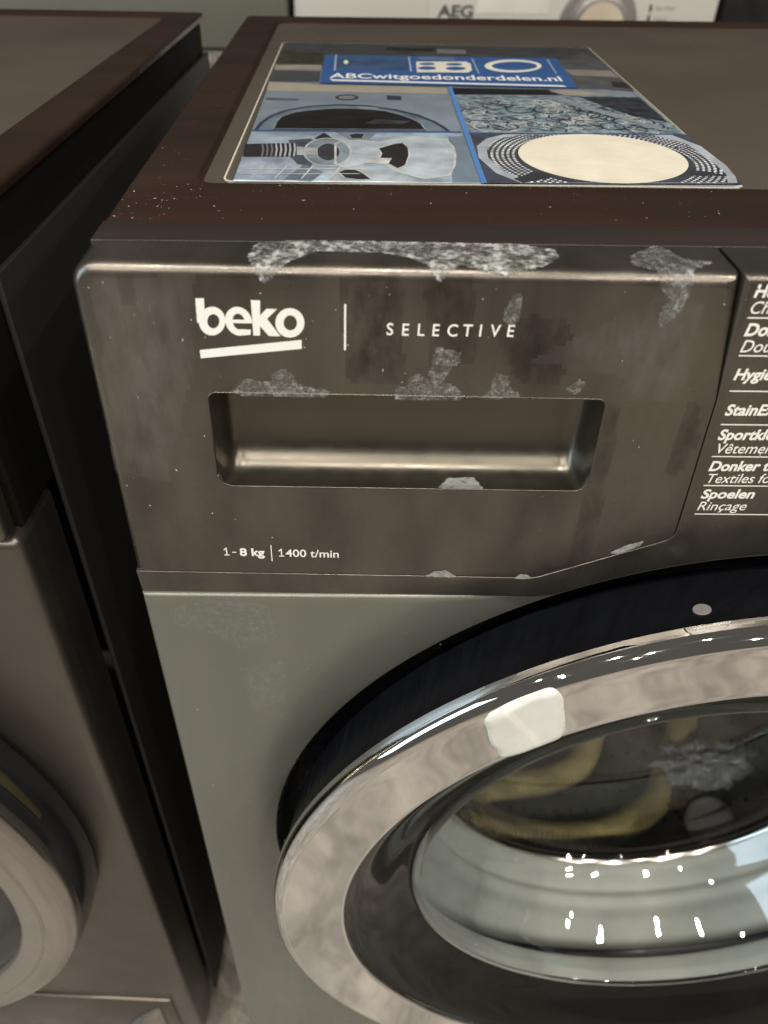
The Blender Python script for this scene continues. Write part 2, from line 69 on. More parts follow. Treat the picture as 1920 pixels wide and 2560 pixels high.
# ------------------------------------------------------------------ materials
MATS = {}
def nd(nt, t, **k):
    n = nt.nodes.new(t)
    for a, b in k.items(): setattr(n, a, b)
    return n
def noise(nt, scale, detail=4, rough=.55, stretch=(1, 1, 1), dist=0):
    tc = nd(nt, 'ShaderNodeTexCoord'); mp = nd(nt, 'ShaderNodeMapping'); mp.inputs['Scale'].default_value = stretch
    n = nd(nt, 'ShaderNodeTexNoise'); n.inputs['Scale'].default_value = scale; n.inputs['Detail'].default_value = detail
    n.inputs['Roughness'].default_value = rough; n.inputs['Distortion'].default_value = dist
    nt.links.new(tc.outputs['Object'], mp.inputs[0]); nt.links.new(mp.outputs[0], n.inputs[0])
    return n.outputs['Fac']
def ramp(nt, fac, stops):
    r = nd(nt, 'ShaderNodeValToRGB'); e = r.color_ramp.elements
    while len(e) < len(stops): e.new(.5)
    for i, (p, c) in enumerate(stops):
        e[i].position = p; e[i].color = (*c, 1) if len(c) == 3 else c
    nt.links.new(fac, r.inputs[0]); return r.outputs[0]
def vrange(nt, fac, a, b, f0=.3, f1=.7):
    m = nd(nt, 'ShaderNodeMapRange'); nt.links.new(fac, m.inputs[0])
    m.inputs[1].default_value = f0; m.inputs[2].default_value = f1; m.inputs[3].default_value = a; m.inputs[4].default_value = b
    return m.outputs[0]
def mat(name, c, rough=.4, metal=0., var=.12, vscale=18, stretch=(1, 1, 1), rvar=0., rscale=30, bump=0., bscale=400, coat=0., spec=.5, rstretch=None, detail=4):
    if name in MATS: return MATS[name]
    m = bpy.data.materials.new(name); m.use_nodes = True; nt = m.node_tree; b = nt.nodes['Principled BSDF']
    c0 = tuple(x*(1-var) for x in c); c1 = tuple(min(1, x*(1+var)) for x in c)
    nt.links.new(ramp(nt, noise(nt, vscale, detail, stretch=stretch), [(.3, c0), (.7, c1)]), b.inputs['Base Color'])
    b.inputs['Metallic'].default_value = metal; b.inputs['Roughness'].default_value = rough
    b.inputs['Specular IOR Level'].default_value = spec
    if rvar: nt.links.new(vrange(nt, noise(nt, rscale, 5, stretch=rstretch or stretch), rough-rvar, rough+rvar), b.inputs['Roughness'])
    if coat: b.inputs['Coat Weight'].default_value = coat; b.inputs['Coat Roughness'].default_value = .06
    if bump:
        bn = nd(nt, 'ShaderNodeBump'); bn.inputs['Strength'].default_value = bump; bn.inputs['Distance'].default_value = .0006
        nt.links.new(noise(nt, bscale, 3), bn.inputs['Height']); nt.links.new(bn.outputs[0], b.inputs['Normal'])
    MATS[name] = m; return m
def glass(name, tint, rough=.0, base=.04, gl=(1, 1, 1)):
    if name in MATS: return MATS[name]
    m = bpy.data.materials.new(name); m.use_nodes = True; nt = m.node_tree
    for n in list(nt.nodes): nt.nodes.remove(n)
    o = nd(nt, 'ShaderNodeOutputMaterial'); mx = nd(nt, 'ShaderNodeMixShader'); tr = nd(nt, 'ShaderNodeBsdfTransparent'); g = nd(nt, 'ShaderNodeBsdfGlossy')
    tr.inputs[0].default_value = (*tint, 1); g.inputs['Roughness'].default_value = rough; g.inputs[0].default_value = (*gl, 1)
    lw = nd(nt, 'ShaderNodeFresnel'); lw.inputs[0].default_value = 1.5
    mr = nd(nt, 'ShaderNodeMapRange'); mr.inputs[3].default_value = base; mr.inputs[4].default_value = 1.0
    nt.links.new(lw.outputs[0], mr.inputs[0]); nt.links.new(mr.outputs[0], mx.inputs[0])
    nt.links.new(tr.outputs[0], mx.inputs[1]); nt.links.new(g.outputs[0], mx.inputs[2]); nt.links.new(mx.outputs[0], o.inputs[0])
    MATS[name] = m; return m
fascia_m = mat('brown_grey_fascia', (.150, .135, .116), .33, .90, .34, 15, (1.8, 1, .7), .08, 30, .10, 900, rstretch=(2.2, 1, .6), coat=.25, detail=6)
sheet_m = mat('grey_green_enamel', (.148, .149, .127), .38, .30, .07, 11, (2, 1, .5), .05, 40, .05, 1200, rstretch=(2.5, 1, .6), coat=.35)
for m_, cr in ((fascia_m, .22), (sheet_m, .22)):
    nt = m_.node_tree; b = nt.nodes['Principled BSDF']
    nt.links.new(vrange(nt, noise(nt, 34, 6, .62, (1.5, 1, .8), .5), cr-.07, cr+.13), b.inputs['Coat Roughness'])
topfr_m = mat('dark_brown_top_frame', (.026, .0145, .0105), .30, .0, .25, 30, (.15, 1, 1), .08, 22, .06, 700, spec=.18)
toprec_m = mat('brown_top_recess', (.19, .158, .127), .27, .60, .06, 6, rvar=.04, rscale=12)
strip_m = mat('dark_brown_strip', (.024, .018, .0145), .42, .0, .2, 60, (.1, 1, 1))
cab_m = mat('cabinet_side_enamel', (.012, .012, .011), .6, 0, .08, 8)  # near-black: the shade of the narrow gap is put into this colour
black_m = mat('black_plastic', (.012, .012, .014), .38, 0, .15, 60, rvar=.08, bump=.15, bscale=300, spec=.4)
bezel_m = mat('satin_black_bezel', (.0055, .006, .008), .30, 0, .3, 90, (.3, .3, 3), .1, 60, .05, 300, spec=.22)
gap_m = mat('dark_gap', (.004, .004, .004), .8, 0, .1, spec=.15)
gblack_m = mat('gloss_black_dish', (.008, .0075, .007), .06, 0, .15, 30, rvar=.03, spec=.26)
chrome_m = mat('chrome', (.80, .79, .77), .03, 1., .05, 30, rvar=.015, rscale=60)
chromedirt_m = mat('brushed_chrome_face', (.74, .70, .64), .10, 1., .10, 28, rvar=.06, rscale=45)
white_m = mat('white_print', (.80, .79, .75), .5, 0, .02, 100)
dark_m = mat('dark_print', (.05, .05, .05), .5, 0, .02, 100)
rubber_m = mat('grey_rubber', (.33, .345, .325), .5, 0, .12, 22, spec=.4)
drum_m = mat('steel_drum', (.13, .122, .115), .34, .6, .25, 60, rvar=.1)
steel_m = mat('polished_steel', (.75, .70, .64), .14, 1., .05, 40)
hose_m = mat('yellow_hose', (.66, .57, .28), .5, 0, .15, 40)
glass_m = glass('clear_bowl_glass', (.975, .985, .98), .0, .015)
film_m = glass('laminate_film', (.97, .975, .97), .09, .0)
edge_m = mat('laminate_edge', (.62, .59, .50), .25, 0, .05)
silver_m = mat('silver_ring', (.42, .385, .345), .24, .95, .07, 30, rvar=.05)
nsheet_m = mat('taupe_enamel', (.155, .138, .121), .36, .88, .06, 9, rvar=.05)
gold_m = mat('olive_gold_trim', (.24, .21, .12), .22, .9, .1, 30)
wwhite_m = mat('white_enamel', (.62, .60, .55), .35, 0, .03, 6)
olive_m = mat('olive_grey_enamel', (.16, .155, .125), .5, .1, .1, 6)

def mesh(name, vs, fs, m, parent=None, smooth=False, normals=None):
    me = bpy.data.meshes.new(name); me.from_pydata([tuple(v) for v in vs], [], [tuple(f) for f in fs]); me.update()
    if smooth: me.polygons.foreach_set('use_smooth', [True]*len(me.polygons))
    me.materials.append(m)
    if normals: me.normals_split_custom_set_from_vertices(normals)
    o = bpy.data.objects.new(name, me); COL.objects.link(o)
    if parent: o.parent = parent
    return o
def thing(name, label, cat, loc=(0, 0, 0), rz=0, group=None):
    o = bpy.data.objects.new(name, None); COL.objects.link(o); o.location = loc; o.rotation_euler = (0, 0, rz)
    o.empty_display_size = .05; o['label'] = label; o['category'] = cat
    if group: o['group'] = group
    return o
def tag(o, label, cat, group=None):
    o['label'] = label; o['category'] = cat
    if group: o['group'] = group
    return o
def fixn(o):
    bm = bmesh.new(); bm.from_mesh(o.data); bmesh.ops.recalc_face_normals(bm, faces=bm.faces); bm.to_mesh(o.data); bm.free(); return o
def box(name, a, b, m, parent=None, bev=0., seg=2):
    bm = bmesh.new(); bmesh.ops.create_cube(bm, size=1)
    for v in bm.verts: v.co = Vector([a[i]+(v.co[i]+.5)*(b[i]-a[i]) for i in range(3)])
    if bev: bmesh.ops.bevel(bm, geom=list(bm.edges), offset=bev, segments=seg, affect='EDGES', profile=.5)
    me = bpy.data.meshes.new(name); bm.to_mesh(me); bm.free(); me.materials.append(m)
    if bev: me.polygons.foreach_set('use_smooth', [True]*len(me.polygons)); me.set_sharp_from_angle(angle=R(50))
    o = bpy.data.objects.new(name, me); COL.objects.link(o)
    if parent: o.parent = parent
    return o
def sharp(o, a=40):
    o.data.polygons.foreach_set('use_smooth', [True]*len(o.data.polygons)); o.data.set_sharp_from_angle(angle=R(a)); return o
def pip(p, poly):
    x, y = p; c = False; j = len(poly)-1
    for i in range(len(poly)):
        a, b = poly[i], poly[j]
        if (a[1] > y) != (b[1] > y) and x < (b[0]-a[0])*(y-a[1])/(b[1]-a[1])+a[0]: c = not c
        j = i
    return c
def cdt(outer, holes=(), pts=()):
    vs = [Vector(p) for p in outer]; ed = [(i, (i+1) % len(outer)) for i in range(len(outer))]
    for h in holes:
        k = len(vs); vs += [Vector(p) for p in h]; ed += [(k+i, k+(i+1) % len(h)) for i in range(len(h))]
    vs += [Vector(p) for p in pts]
    r = delaunay_2d_cdt(vs, ed, [], 0, 1e-7)
    V, F = r[0], r[2]; out = []
    for f in F:
        c = sum((V[i] for i in f), Vector((0, 0)))/len(f)
        if pip(c, outer) and not any(pip(c, h) for h in holes): out.append(f)
    return V, out
def rpoly(pts, rad, n=6):
    """polygon with rounded corners; rad per corner"""
    out = []; N = len(pts)
    for i in range(N):
        p = Vector(pts[i]); a = Vector(pts[i-1]); b = Vector(pts[(i+1) % N]); r = rad[i]
        if r <= 0: out.append(tuple(p)); continue
        d1 = (a-p).normalized(); d2 = (b-p).normalized(); ang = d1.angle(d2)
        t = r/math.tan(ang/2); c = p+(d1+d2).normalized()*(r/math.sin(ang/2))
        s = p+d1*t-c; e = p+d2*t-c
        a0 = math.atan2(s.y, s.x); a1 = math.atan2(e.y, e.x); da = (a1-a0+math.pi) % (2*math.pi)-math.pi
        for k in range(n+1): out.append((c.x+r*math.cos(a0+da*k/n), c.y+r*math.sin(a0+da*k/n)))
    return out
def offset(poly, d):
    """inset of a CCW polygon by per-vertex d"""
    out = []; N = len(poly)
    for i in range(N):
        p = Vector(poly[i]); a = Vector(poly[i-1]); b = Vector(poly[(i+1) % N])
        e1 = (p-a); e2 = (b-p)
        e1 = e1.normalized() if e1.length > 1e-9 else e2.normalized(); e2 = e2.normalized() if e2.length > 1e-9 else e1
        n1 = Vector((-e1.y, e1.x)); n2 = Vector((-e2.y, e2.x)); m = n1+n2
        m = m/max(m.length_squared*.5, .5)
        out.append(tuple(p+m*d[i]))
    return out
# ---- the fascia: bowed front with a rounded edge; s runs up the front and over the top edge
Z0, ZT, RB = .711, .848, .0045
def bow(x, z): return .005*((.3-x)/.3)**2*min(max((z-.70)/.148, 0), 1)
def front_y(x, z): return bow(x, z)
def S(x, s, lift=0.):
    L1 = ZT-RB-Z0
    if s <= L1: y, z, n = 0, Z0+s, (-1, 0)
    elif s < L1+RB*math.pi/2:
        a = (s-L1)/RB; y, z, n = RB-RB*math.cos(a), ZT-RB+RB*math.sin(a), (-math.cos(a), math.sin(a))
    else: y, z, n = RB+s-L1-RB*math.pi/2, ZT, (0, 1)
    return Vector((x, y+bow(x, z)+n[0]*lift, z+n[1]*lift))
def plate(name, outline, rb, m, parent, yback, holes=(), ydef=None, grid=.006, nb=6, topfix=False):
    """moulded plate: outline (x,z) CCW seen from the front, edge radius rb per vertex, walls back to yback"""
    ydef = ydef or (lambda x, z: bow(x, z))
    N = len(outline); V = []; F = []
    inner = offset(outline, rb)
    xs = [p[0] for p in inner]; zs = [p[1] for p in inner]; pts = []
    x = min(xs)+grid/2
    while x < max(xs):
        z = min(zs)+grid/2
        while z < max(zs):
            p = (x, z)
            if pip(p, inner) and not any(pip(p, h) for h in holes):
                if min((Vector(p)-Vector(q)).length for q in inner) > grid*.45 and all(min((Vector(p)-Vector(q)).length for q in h) > grid*.45 for h in holes): pts.append(p)
            z += grid
        x += grid
    v2, f2 = cdt(inner, holes, pts)
    # the cdt keeps the input order for the outline
    for p in v2: V.append((p.x, ydef(p.x, p.y), p.y))
    F += [tuple(reversed(f)) if (v2[f[1]]-v2[f[0]]).cross(v2[f[2]]-v2[f[0]]) < 0 else tuple(f) for f in f2]
    prev = list(range(N))
    for k in range(1, nb+1):
        a = math.pi/2*k/nb; ring = []
        o = offset(outline, [r*(1-math.sin(a)) for r in rb])
        for i, p in enumerate(o):
            ring.append(len(V)); V.append((p[0], ydef(inner[i][0], inner[i][1])+rb[i]*(1-math.cos(a)), p[1]))
        for i in range(N): j = (i+1) % N; F.append((prev[i], ring[i], ring[j], prev[j]))
        prev = ring
    ring = []
    for i, p in enumerate(outline): ring.append(len(V)); V.append((p[0], yback, p[1]))
    for i in range(N): j = (i+1) % N; F.append((prev[i], ring[i], ring[j], prev[j]))
    o = mesh(name, V, F, m, parent); fixn(o)
    # outward = towards -y
    s = sum(f.normal.y*f.area for f in o.data.polygons if abs(f.normal.y) > .9)
    if s > 0: o.data.flip_normals()
    return sharp(o, 35)
def lathe(name, prof, m, parent=None, C=(0, 0, 0), tilt=0., segs=160, a0=0., a1=360., sharpang=30):
    """profile (r, p): p = outward (towards -y, tilted up by tilt)"""
    n = Vector((0, -math.cos(tilt), math.sin(tilt))); up = Vector((0, n.z, -n.y)); X = Vector((1, 0, 0)); C = Vector(C)
    full = abs(a1-a0-360) < 1e-6; K = segs if full else segs+1; V = []; F = []
    for i in range(K):
        a = R(a0+(a1-a0)*i/segs); d = X*math.cos(a)+up*math.sin(a)
        for r, p in prof: V.append(C+d*r+n*p)
    P = len(prof)
    for i in range(segs):
        j = (i+1) % K
        for k in range(P-1): F.append((i*P+k, j*P+k, j*P+k+1, i*P+k+1))
    o = mesh(name, V, F, m, parent)
    bm = bmesh.new(); bm.from_mesh(o.data); bmesh.ops.remove_doubles(bm, verts=bm.verts, dist=1e-6); bm.to_mesh(o.data); bm.free()
    return sharp(o, sharpang)
def smoothprof(pts, n=6):
    """Catmull-Rom through profile points"""
    out = []
    for i in range(len(pts)-1):
        p0 = pts[max(i-1, 0)]; p1 = pts[i]; p2 = pts[i+1]; p3 = pts[min(i+2, len(pts)-1)]
        for k in range(n):
            t = k/n
            out.append(tuple(.5*((2*p1[j])+(-p0[j]+p2[j])*t+(2*p0[j]-5*p1[j]+4*p2[j]-p3[j])*t*t+(-p0[j]+3*p1[j]-3*p2[j]+p3[j])*t**3) for j in range(len(p1))))
    out.append(tuple(pts[-1])); return out
def tube(name, path, rad, m, parent=None, seg=14):
    V = []; F = []; N = len(path); path = [Vector(p) for p in path]; nrm = None
    for i, p in enumerate(path):
        t = (path[min(i+1, N-1)]-path[max(i-1, 0)]).normalized()
        if nrm is None: nrm = t.orthogonal().normalized()
        nrm = (nrm-t*nrm.dot(t)).normalized(); b = t.cross(nrm)
        r = rad(i) if callable(rad) else rad
        for k in range(seg):
            a = 2*math.pi*k/seg; V.append(p+(nrm*math.cos(a)+b*math.sin(a))*r)
    for i in range(N-1):
        for k in range(seg): F.append((i*seg+k, i*seg+(k+1) % seg, (i+1)*seg+(k+1) % seg, (i+1)*seg+k))
    F.append(tuple(reversed(range(seg)))); F.append(tuple((N-1)*seg+k for k in range(seg)))
    return mesh(name, V, F, m, parent, True)
# ---- lettering: flat glyph meshes bent onto a surface map
def glyphs(text, bold=0., shear=0., space=1.):
    c = bpy.data.curves.new('glyphs', 'FONT'); c.body = text; c.size = 1; c.offset = bold; c.shear = shear; c.space_character = space; c.resolution_u = 4
    o = bpy.data.objects.new('glyphs', c); COL.objects.link(o)
    bpy.context.view_layer.update()
    dg = bpy.context.evaluated_depsgraph_get(); me = bpy.data.meshes.new_from_object(o.evaluated_get(dg))
    vs = [(v.co.x, v.co.y) for v in me.vertices]; fs = [tuple(p.vertices) for p in me.polygons]
    bpy.data.objects.remove(o); bpy.data.curves.remove(c); bpy.data.meshes.remove(me)
    return vs, fs
CAP = .729
def lettering(name, text, left, right, cap, smap, m, parent, bold=0., shear=0., natural=None, space=1.):
    """baseline from left towards right (surface coords), cap = cap-height point; natural: x scale relative to cap height, else fitted to right"""
    vs, fs = glyphs(text, bold, shear, space)
    x0 = min(v[0] for v in vs); x1 = max(v[0] for v in vs)
    L = Vector(left); D = Vector(right)-L; H = Vector(cap)-L
    H = H-D*(H.dot(D)/D.length_squared); h = H.length/CAP
    if natural: D = D.normalized()*h*natural*(x1-x0)
    V = [smap(*(L+D*((x-x0)/(x1-x0))+H.normalized()*(y*h))) for x, y in vs]
    o = mesh(name, V, fs, m, parent); return o
def flat(name, poly, smap, m, parent, holes=()):
    v, f = cdt([tuple(p) for p in poly], [[tuple(p) for p in h] for h in holes])
    f = [tuple(q) for q in f]
    o = mesh(name, [smap(p.x, p.y) for p in v], f, m, parent); return o

# ================================================================== ground
floor_m = bpy.data.materials.new('mottled_floor'); floor_m.use_nodes = True
nt = floor_m.node_tree; b = nt.nodes['Principled BSDF']
nt.links.new(ramp(nt, noise(nt, 11, 11, .74, dist=1.0), [(.30, (.075, .066, .057)), (.46, (.19, .17, .148)), (.52, (.26, .237, .208)), (.64, (.38, .35, .31))]), b.inputs['Base Color'])
b.inputs['Roughness'].default_value = .5
wl = box('added_wall', (-4, 1.95, 0), (4.5, 2.05, 1.34), mat('added_dark_wall', (.05, .042, .036), .8, 0, .2, 5)); wl['kind'] = 'structure'  # added and unseen: its height and dark tone grade the top-plate reflections
fl = mesh('floor', [(-4, -4.5, 0), (4.5, -4.5, 0), (4.5, 4, 0), (-4, 4, 0)], [(0, 1, 2, 3)], floor_m); fl['kind'] = 'structure'

# ================================================================== top plate shared by the two dark machines
def top_panel(parent, fm, rm, x1=.6, zlow=.826):
    xo0, xo1, yo0, yo1 = .002, x1-.002, .0432, .503
    xi0, xi1, yi0, yi1 = .0305, x1-.0305, .0900, .482
    zt, zr = .8471, .8451
    prof = []   # rings from outer bottom to inner recess
    def rect(a, b, c, d, r, n=8): return rpoly([(a, c), (b, c), (b, d), (a, d)], [r]*4, n)
    rings = [(rect(xo0, xo1, yo0, yo1, .004), zlow), (rect(xo0, xo1, yo0, yo1, .004), zt-.0025)]
    for k in range(1, 5):
        a = math.pi/2*k/4; q = .0025*(1-math.cos(a)); rings.append((rect(xo0+q, xo1-q, yo0+q, yo1-q, .004), zt-.0025+.0025*math.sin(a)))
    g = .003
    for k in range(0, 7):
        t = k/6; q = g*t; e = t*t*(3-2*t)
        rings.append((rect(xi0-g+q, xi1+g-q, yi0-g+q, yi1+g-q, .010-q*.5), zt-(zt-zr)*e))
    V = []; F = []; N = len(rings[0][0])
    for ring, z in rings: V += [(p[0], p[1], z) for p in ring]
    for k in range(len(rings)-1):
        for i in range(N): j = (i+1) % N; F.append((k*N+i, k*N+j, (k+1)*N+j, (k+1)*N+i))
    tp = mesh('top_panel', V, F, fm, parent); fixn(tp); sharp(tp, 40)
    last = rings[-1]
    mesh('top_inlay', [(p[0], p[1], zr) for p in last[0]], [tuple(range(N))], rm, tp)
    return tp
def cabinet(parent, m, x1=.6, yf=.034, yb=.50, zb=.03, zt=.825):
    bm = bmesh.new()
    def bx(a, b):
        r = bmesh.ops.create_cube(bm, size=1)
        for v in r['verts']: v.co = Vector([a[i]+(v.co[i]+.5)*(b[i]-a[i]) for i in range(3)])
    t = .002
    bx((.001, yf, zb), (.001+t, yb, zt)); bx((x1-.001-t, yf, zb), (x1-.001, yb, zt))
    bx((.001+t, yb-t, zb), (x1-.001-t, yb, zt)); bx((.001+t, yf, zb), (x1-.001-t, yb-t, zb+t))
    me = bpy.data.meshes.new('cabinet'); bm.to_mesh(me); bm.free(); me.materials.append(m)
    o = bpy.data.objects.new('cabinet', me); COL.objects.link(o); o.parent = parent
    for x in (.05, x1-.05):
        for y in (.08, yb-.05): lathe('foot', [(.001, 0), (.018, 0), (.020, .004), (.020, .01), (.010, .012), (.010, .031)], black_m, parent, segs=20).matrix_local = Matrix.Translation((x, y, 0)) @ Matrix.Rotation(R(90), 4, 'X') @ Matrix.Rotation(R(180), 4, 'X')
    return o

# ================================================================== the washing machine
CX, CZ, TILT = .3035, .4624, .0338
dC = (CX, 0, CZ)
wm = thing('washing_machine', 'dark brown-grey front loader with scuffed drawer front under the laminated print sheet', 'washing machine')
top_panel(wm, topfr_m, toprec_m)
cabinet(wm, cab_m)
# control panel with the drawer front set into it
dr_pts = [(0.0, .7113), (.1737, .7096), (.2282, .7335), (.2252, .801), (.2196, ZT), (0.0, ZT)]
dr_out = rpoly(dr_pts, [.0015, .012, .006, 0, .002, .009], 8)
def rbfun(p):
    if p[1] > .846: return RB
    if p[0] < .006 and p[1] > .712: return .0042
    return .0004
dr_rb = [rbfun(p) for p in dr_out]
PX0, PX1, PZ0, PZ1 = .0412, .1872, .7580, .8006
pocket_open = rpoly([(PX0, PZ0), (PX1, PZ0), (PX1-.0012, PZ1), (PX0-.0002, PZ1)], [.0055, .0055, .0035, .0035], 6)
drawer = plate('drawer_front', dr_out, dr_rb, fascia_m, wm, .0234, [pocket_open])
# handle pocket: sunk trough with drafted ends
def pocket():
    prof = smoothprof([(.0, PZ0), (.003, PZ0-.0010), (.0075, PZ0-.0012), (.0130, PZ0+.0006), (.0172, PZ0+.0055), (.0190, PZ0+.0125), (.0194, PZ0+.024), (.0194, PZ1+.006)], 5)
    M = len(prof); cols = []
    side = [(0, 0, 0), (.0010, .25, 0), (.0018, .5, 0), (.0024, .72, 0), (.0032, .87, 0), (.0046, .955, 0), (.0066, .99, 0), (.0095, 1.0, 0)]
    us = [(PX0+a, g) for a, g, _ in side]
    k = 22
    for i in range(1, k): us.append((PX0+.0095+(PX1-PX0-.019)*i/k, 1.0))
    us += [(PX1-a, g) for a, g, _ in reversed(side)]
    V = []; F = []
    for (x, g) in us:
        for j, (y, z) in enumerate(prof):
            t = j/(M-1); zl = PZ0+(PZ1-PZ0)*t
            # the ends lift the floor a little, as the corner is rounded
            e = 1-g
            zz = z*g+zl*e if g < 1 else z
            V.append((x, y*g+bow(x, z)+.0003*(1 if g == 0 else 0), zz))
    for i in range(len(us)-1):
        for j in range(M-1): F.append((i*M+j, (i+1)*M+j, (i+1)*M+j+1, i*M+j+1))
    o = mesh('handle_pocket', V, F, pocket_m, drawer); fixn(o)
    s = sum(f.normal.y*f.area for f in o.data.polygons)
    if s > 0: o.data.flip_normals()
    return sharp(o, 60)
pocket_m = mat('handle_pocket_paint', (.150, .137, .113), .33, .92, .08, 30, rvar=.05, rscale=120, bump=.05, bscale=1500)
pocket()
pe = [(x, bow(x, z)+.0001, z) for x, z in pocket_open]+[(pocket_open[0][0], bow(*pocket_open[0])+.0001, pocket_open[0][1])]
tube('pocket_edge', pe, .00032, fascia_m, drawer, 8)
# control panel body
arc_r = .2628
def arcp(x): return CZ+math.sqrt(max(arc_r**2-(x-CX)**2, 0))
gap = .0004
body = [(0.0, .6977), (.165, .6957), (.176, .6956), (.1855, .6972)]
xa = .1885
while xa < .4185: body.append((xa, arcp(xa))); xa += .006
body += [(.4205, .6972), (.430, .6956), (.60, .6977)]
nb_low = len(body)
body += rpoly([(.60, .6977), (.60, ZT), (.3, ZT)], [0, .009, 0], 8)[1:-1]
seam = rpoly(dr_pts[:5], [.0, .012, .006, 0, 0], 8)
seam = offset(seam+[(0.0, ZT)], [-gap]*(len(seam)+1))[:len(seam)]
seam[0] = (0.0, dr_pts[0][1]-gap); seam[-1] = (dr_pts[4][0]+gap, ZT)
body += list(reversed(seam))
brb = []
for i, p in enumerate(body):
    if p[1] > .846: brb.append(RB if p[0] > .2215 else RB)
    elif i < nb_low: brb.append(.0012)
    elif p[0] > .595: brb.append(.004)
    else: brb.append(.0004)
low = [body[i] for i in range(nb_low)]
def lowdist(x, z):
    return min(z-(low[i][1]+(low[i+1][1]-low[i][1])*max(0, min(1, (x-low[i][0])/max(low[i+1][0]-low[i][0], 1e-6)))) if low[i][0]-1e-6 <= x <= low[i+1][0]+1e-6 else 9 for i in range(len(low)-1))
def body_y(x, z):
    d = lowdist(x, z); w_ = .0135 if x < .19 else .024
    e = max(0, min(1, (w_-d)/w_)) if d < 9 else 0
    return bow(x, z)+.0014*e**1.5
panel = plate('control_panel', body, brb, fascia_m, wm, .0234, (), body_y, grid=.0045)
box('panel_top_strip', (.0030, .0242, .824), (.597, .0424, .8479), strip_m, panel, .0006, 2)
box('seam_backing', (.004, .0380, .700), (.596, .0395, .822), gap_m, panel)
# flat print on the panel
def smap(x, s): return S(x, s, .00012)
wt = DATA['T']
logo = flat('logo_letter', DATA['L_b_out'], smap, white_m, drawer, [DATA['L_b_in']])
def smap2(x, s): return S(x, s, .00018)
flat('logo_letter', DATA['L_b_stem'], smap2, white_m, drawer)
eo = DATA['L_e_out']; ec = (sum(p[0] for p in eo)/len(eo), sum(p[1] for p in eo)/len(eo)); ex = (max(p[0] for p in eo)-min(p[0] for p in eo))/2; ey = (max(p[1] for p in eo)-min(p[1] for p in eo))/2
def earc(a, k): return (ec[0]+ex*k[0]*math.cos(R(a)), ec[1]+ey*k[1]*math.sin(R(a)))
e_out = [earc(a, (1, 1)) for a in range(-8, 288, 8)]
tail = [(ec[0]+ex*.80, ec[1]-ey*.92), (ec[0]+ex*.86, ec[1]-ey*.56)]
e_in = [earc(a, (.44, .56)) for a in range(285, 175, -10)]
e_poly = e_out+tail+e_in+[(ec[0]-ex*.44, ec[1]-ey*.12), (ec[0]+ex*.99, ec[1]-ey*.12)]
e_hole = [earc(a, (.44, .54)) for a in range(8, 176, 8)]+[(ec[0]-ex*.42, ec[1]+ey*.12), (ec[0]+ex*.42, ec[1]+ey*.12)]
flat('logo_letter', e_poly, smap2, white_m, drawer, [e_hole])
flat('logo_letter', DATA['L_k_stem'], smap2, white_m, drawer)
flat('logo_letter', DATA['L_k_up'], smap, white_m, drawer)
def smap3(x, s): return S(x, s, .00015)
flat('logo_letter', DATA['L_k_dn'], smap3, white_m, drawer)
flat('logo_letter', DATA['L_o_out'], smap, white_m, drawer, [DATA['L_o_in']])
flat('logo_bar', DATA['L_under'], smap, white_m, drawer)
flat('divider_line', DATA['L_bar'], smap, white_m, drawer)
for i, ch in enumerate('SELECTIVE'):
    l, r_, c_ = wt['sel%d' % i]
    lettering('printed_letter', ch, l, r_, c_, smap, white_m, drawer, .012, natural=.86)
def figure_one(l, c_):
    h = c_[1]-l[1]; w_ = h*.55; x, z = l
    flat('printed_letter', [(x+w_*.42, z+h*.12), (x+w_*.62, z+h*.12), (x+w_*.62, z+h), (x+w_*.45, z+h), (x, z+h*.74), (x+w_*.08, z+h*.63), (x+w_*.42, z+h*.82)], smap, white_m, drawer)
    flat('printed_letter', [(x+w_*.05, z), (x+w_*1.0, z), (x+w_*1.0, z+h*.11), (x+w_*.05, z+h*.11)], smap, white_m, drawer)
figure_one(wt['kg1'][0], wt['kg1'][2])
l, r_, c_ = wt['kg1']; h_ = c_[1]-l[1]
flat('printed_letter', [(r_[0]-.0020, l[1]+h_*.36), (r_[0]-.0002, l[1]+h_*.36), (r_[0]-.0002, l[1]+h_*.48), (r_[0]-.0020, l[1]+h_*.48)], smap, white_m, drawer)
lettering('printed_text', '8 kg', *wt['kg2'], smap, white_m, drawer, .03)
l, r_, c_ = wt['kgbar']
flat('divider_line', [(l[0], l[1]), (l[0]+.0004, l[1]), (l[0]+.0004, c_[1]), (l[0], c_[1])], smap, white_m, drawer)
figure_one(wt['rpm'][0], wt['rpm'][2])
l, r_, c_ = wt['rpm']; dx = (c_[1]-l[1])*.68
lettering('printed_text', '400 t/min', (l[0]+dx, l[1]), r_, (c_[0]+dx, c_[1]), smap, white_m, drawer, .010)
words = {'Hygiene': 'Hygiëne', 'Vetements': 'Vêtements', 'Donker': 'Donker textiel', 'Textiles': 'Textiles foncés', 'Rincage': 'Rinçage'}
for n_, l, r_, c_, b_ in DATA['P']:
    t_ = words.get(n_, n_)
    if n_ == 'Spoelen': lettering('printed_text', t_, DATA['spo'][0], DATA['spo'][1], c_, smap, white_m, panel, .030, .12)
    elif n_ == 'Rincage': lettering('printed_text', t_, DATA['rin'][0], DATA['rin'][1], c_, smap, white_m, panel, .0, .16)
    else: lettering('printed_text', t_, l, r_, c_, smap, white_m, panel, .032 if b_ else .004, .12 if b_ else .16, natural=.93 if b_ else .9)
for (a, b_) in DATA['PL']:
    flat('divider_line', [(a[0], a[1]), (.325, a[1]), (.325, a[1]+.0005), (a[0]+.0001, a[1]+.0005)], smap, white_m, panel)
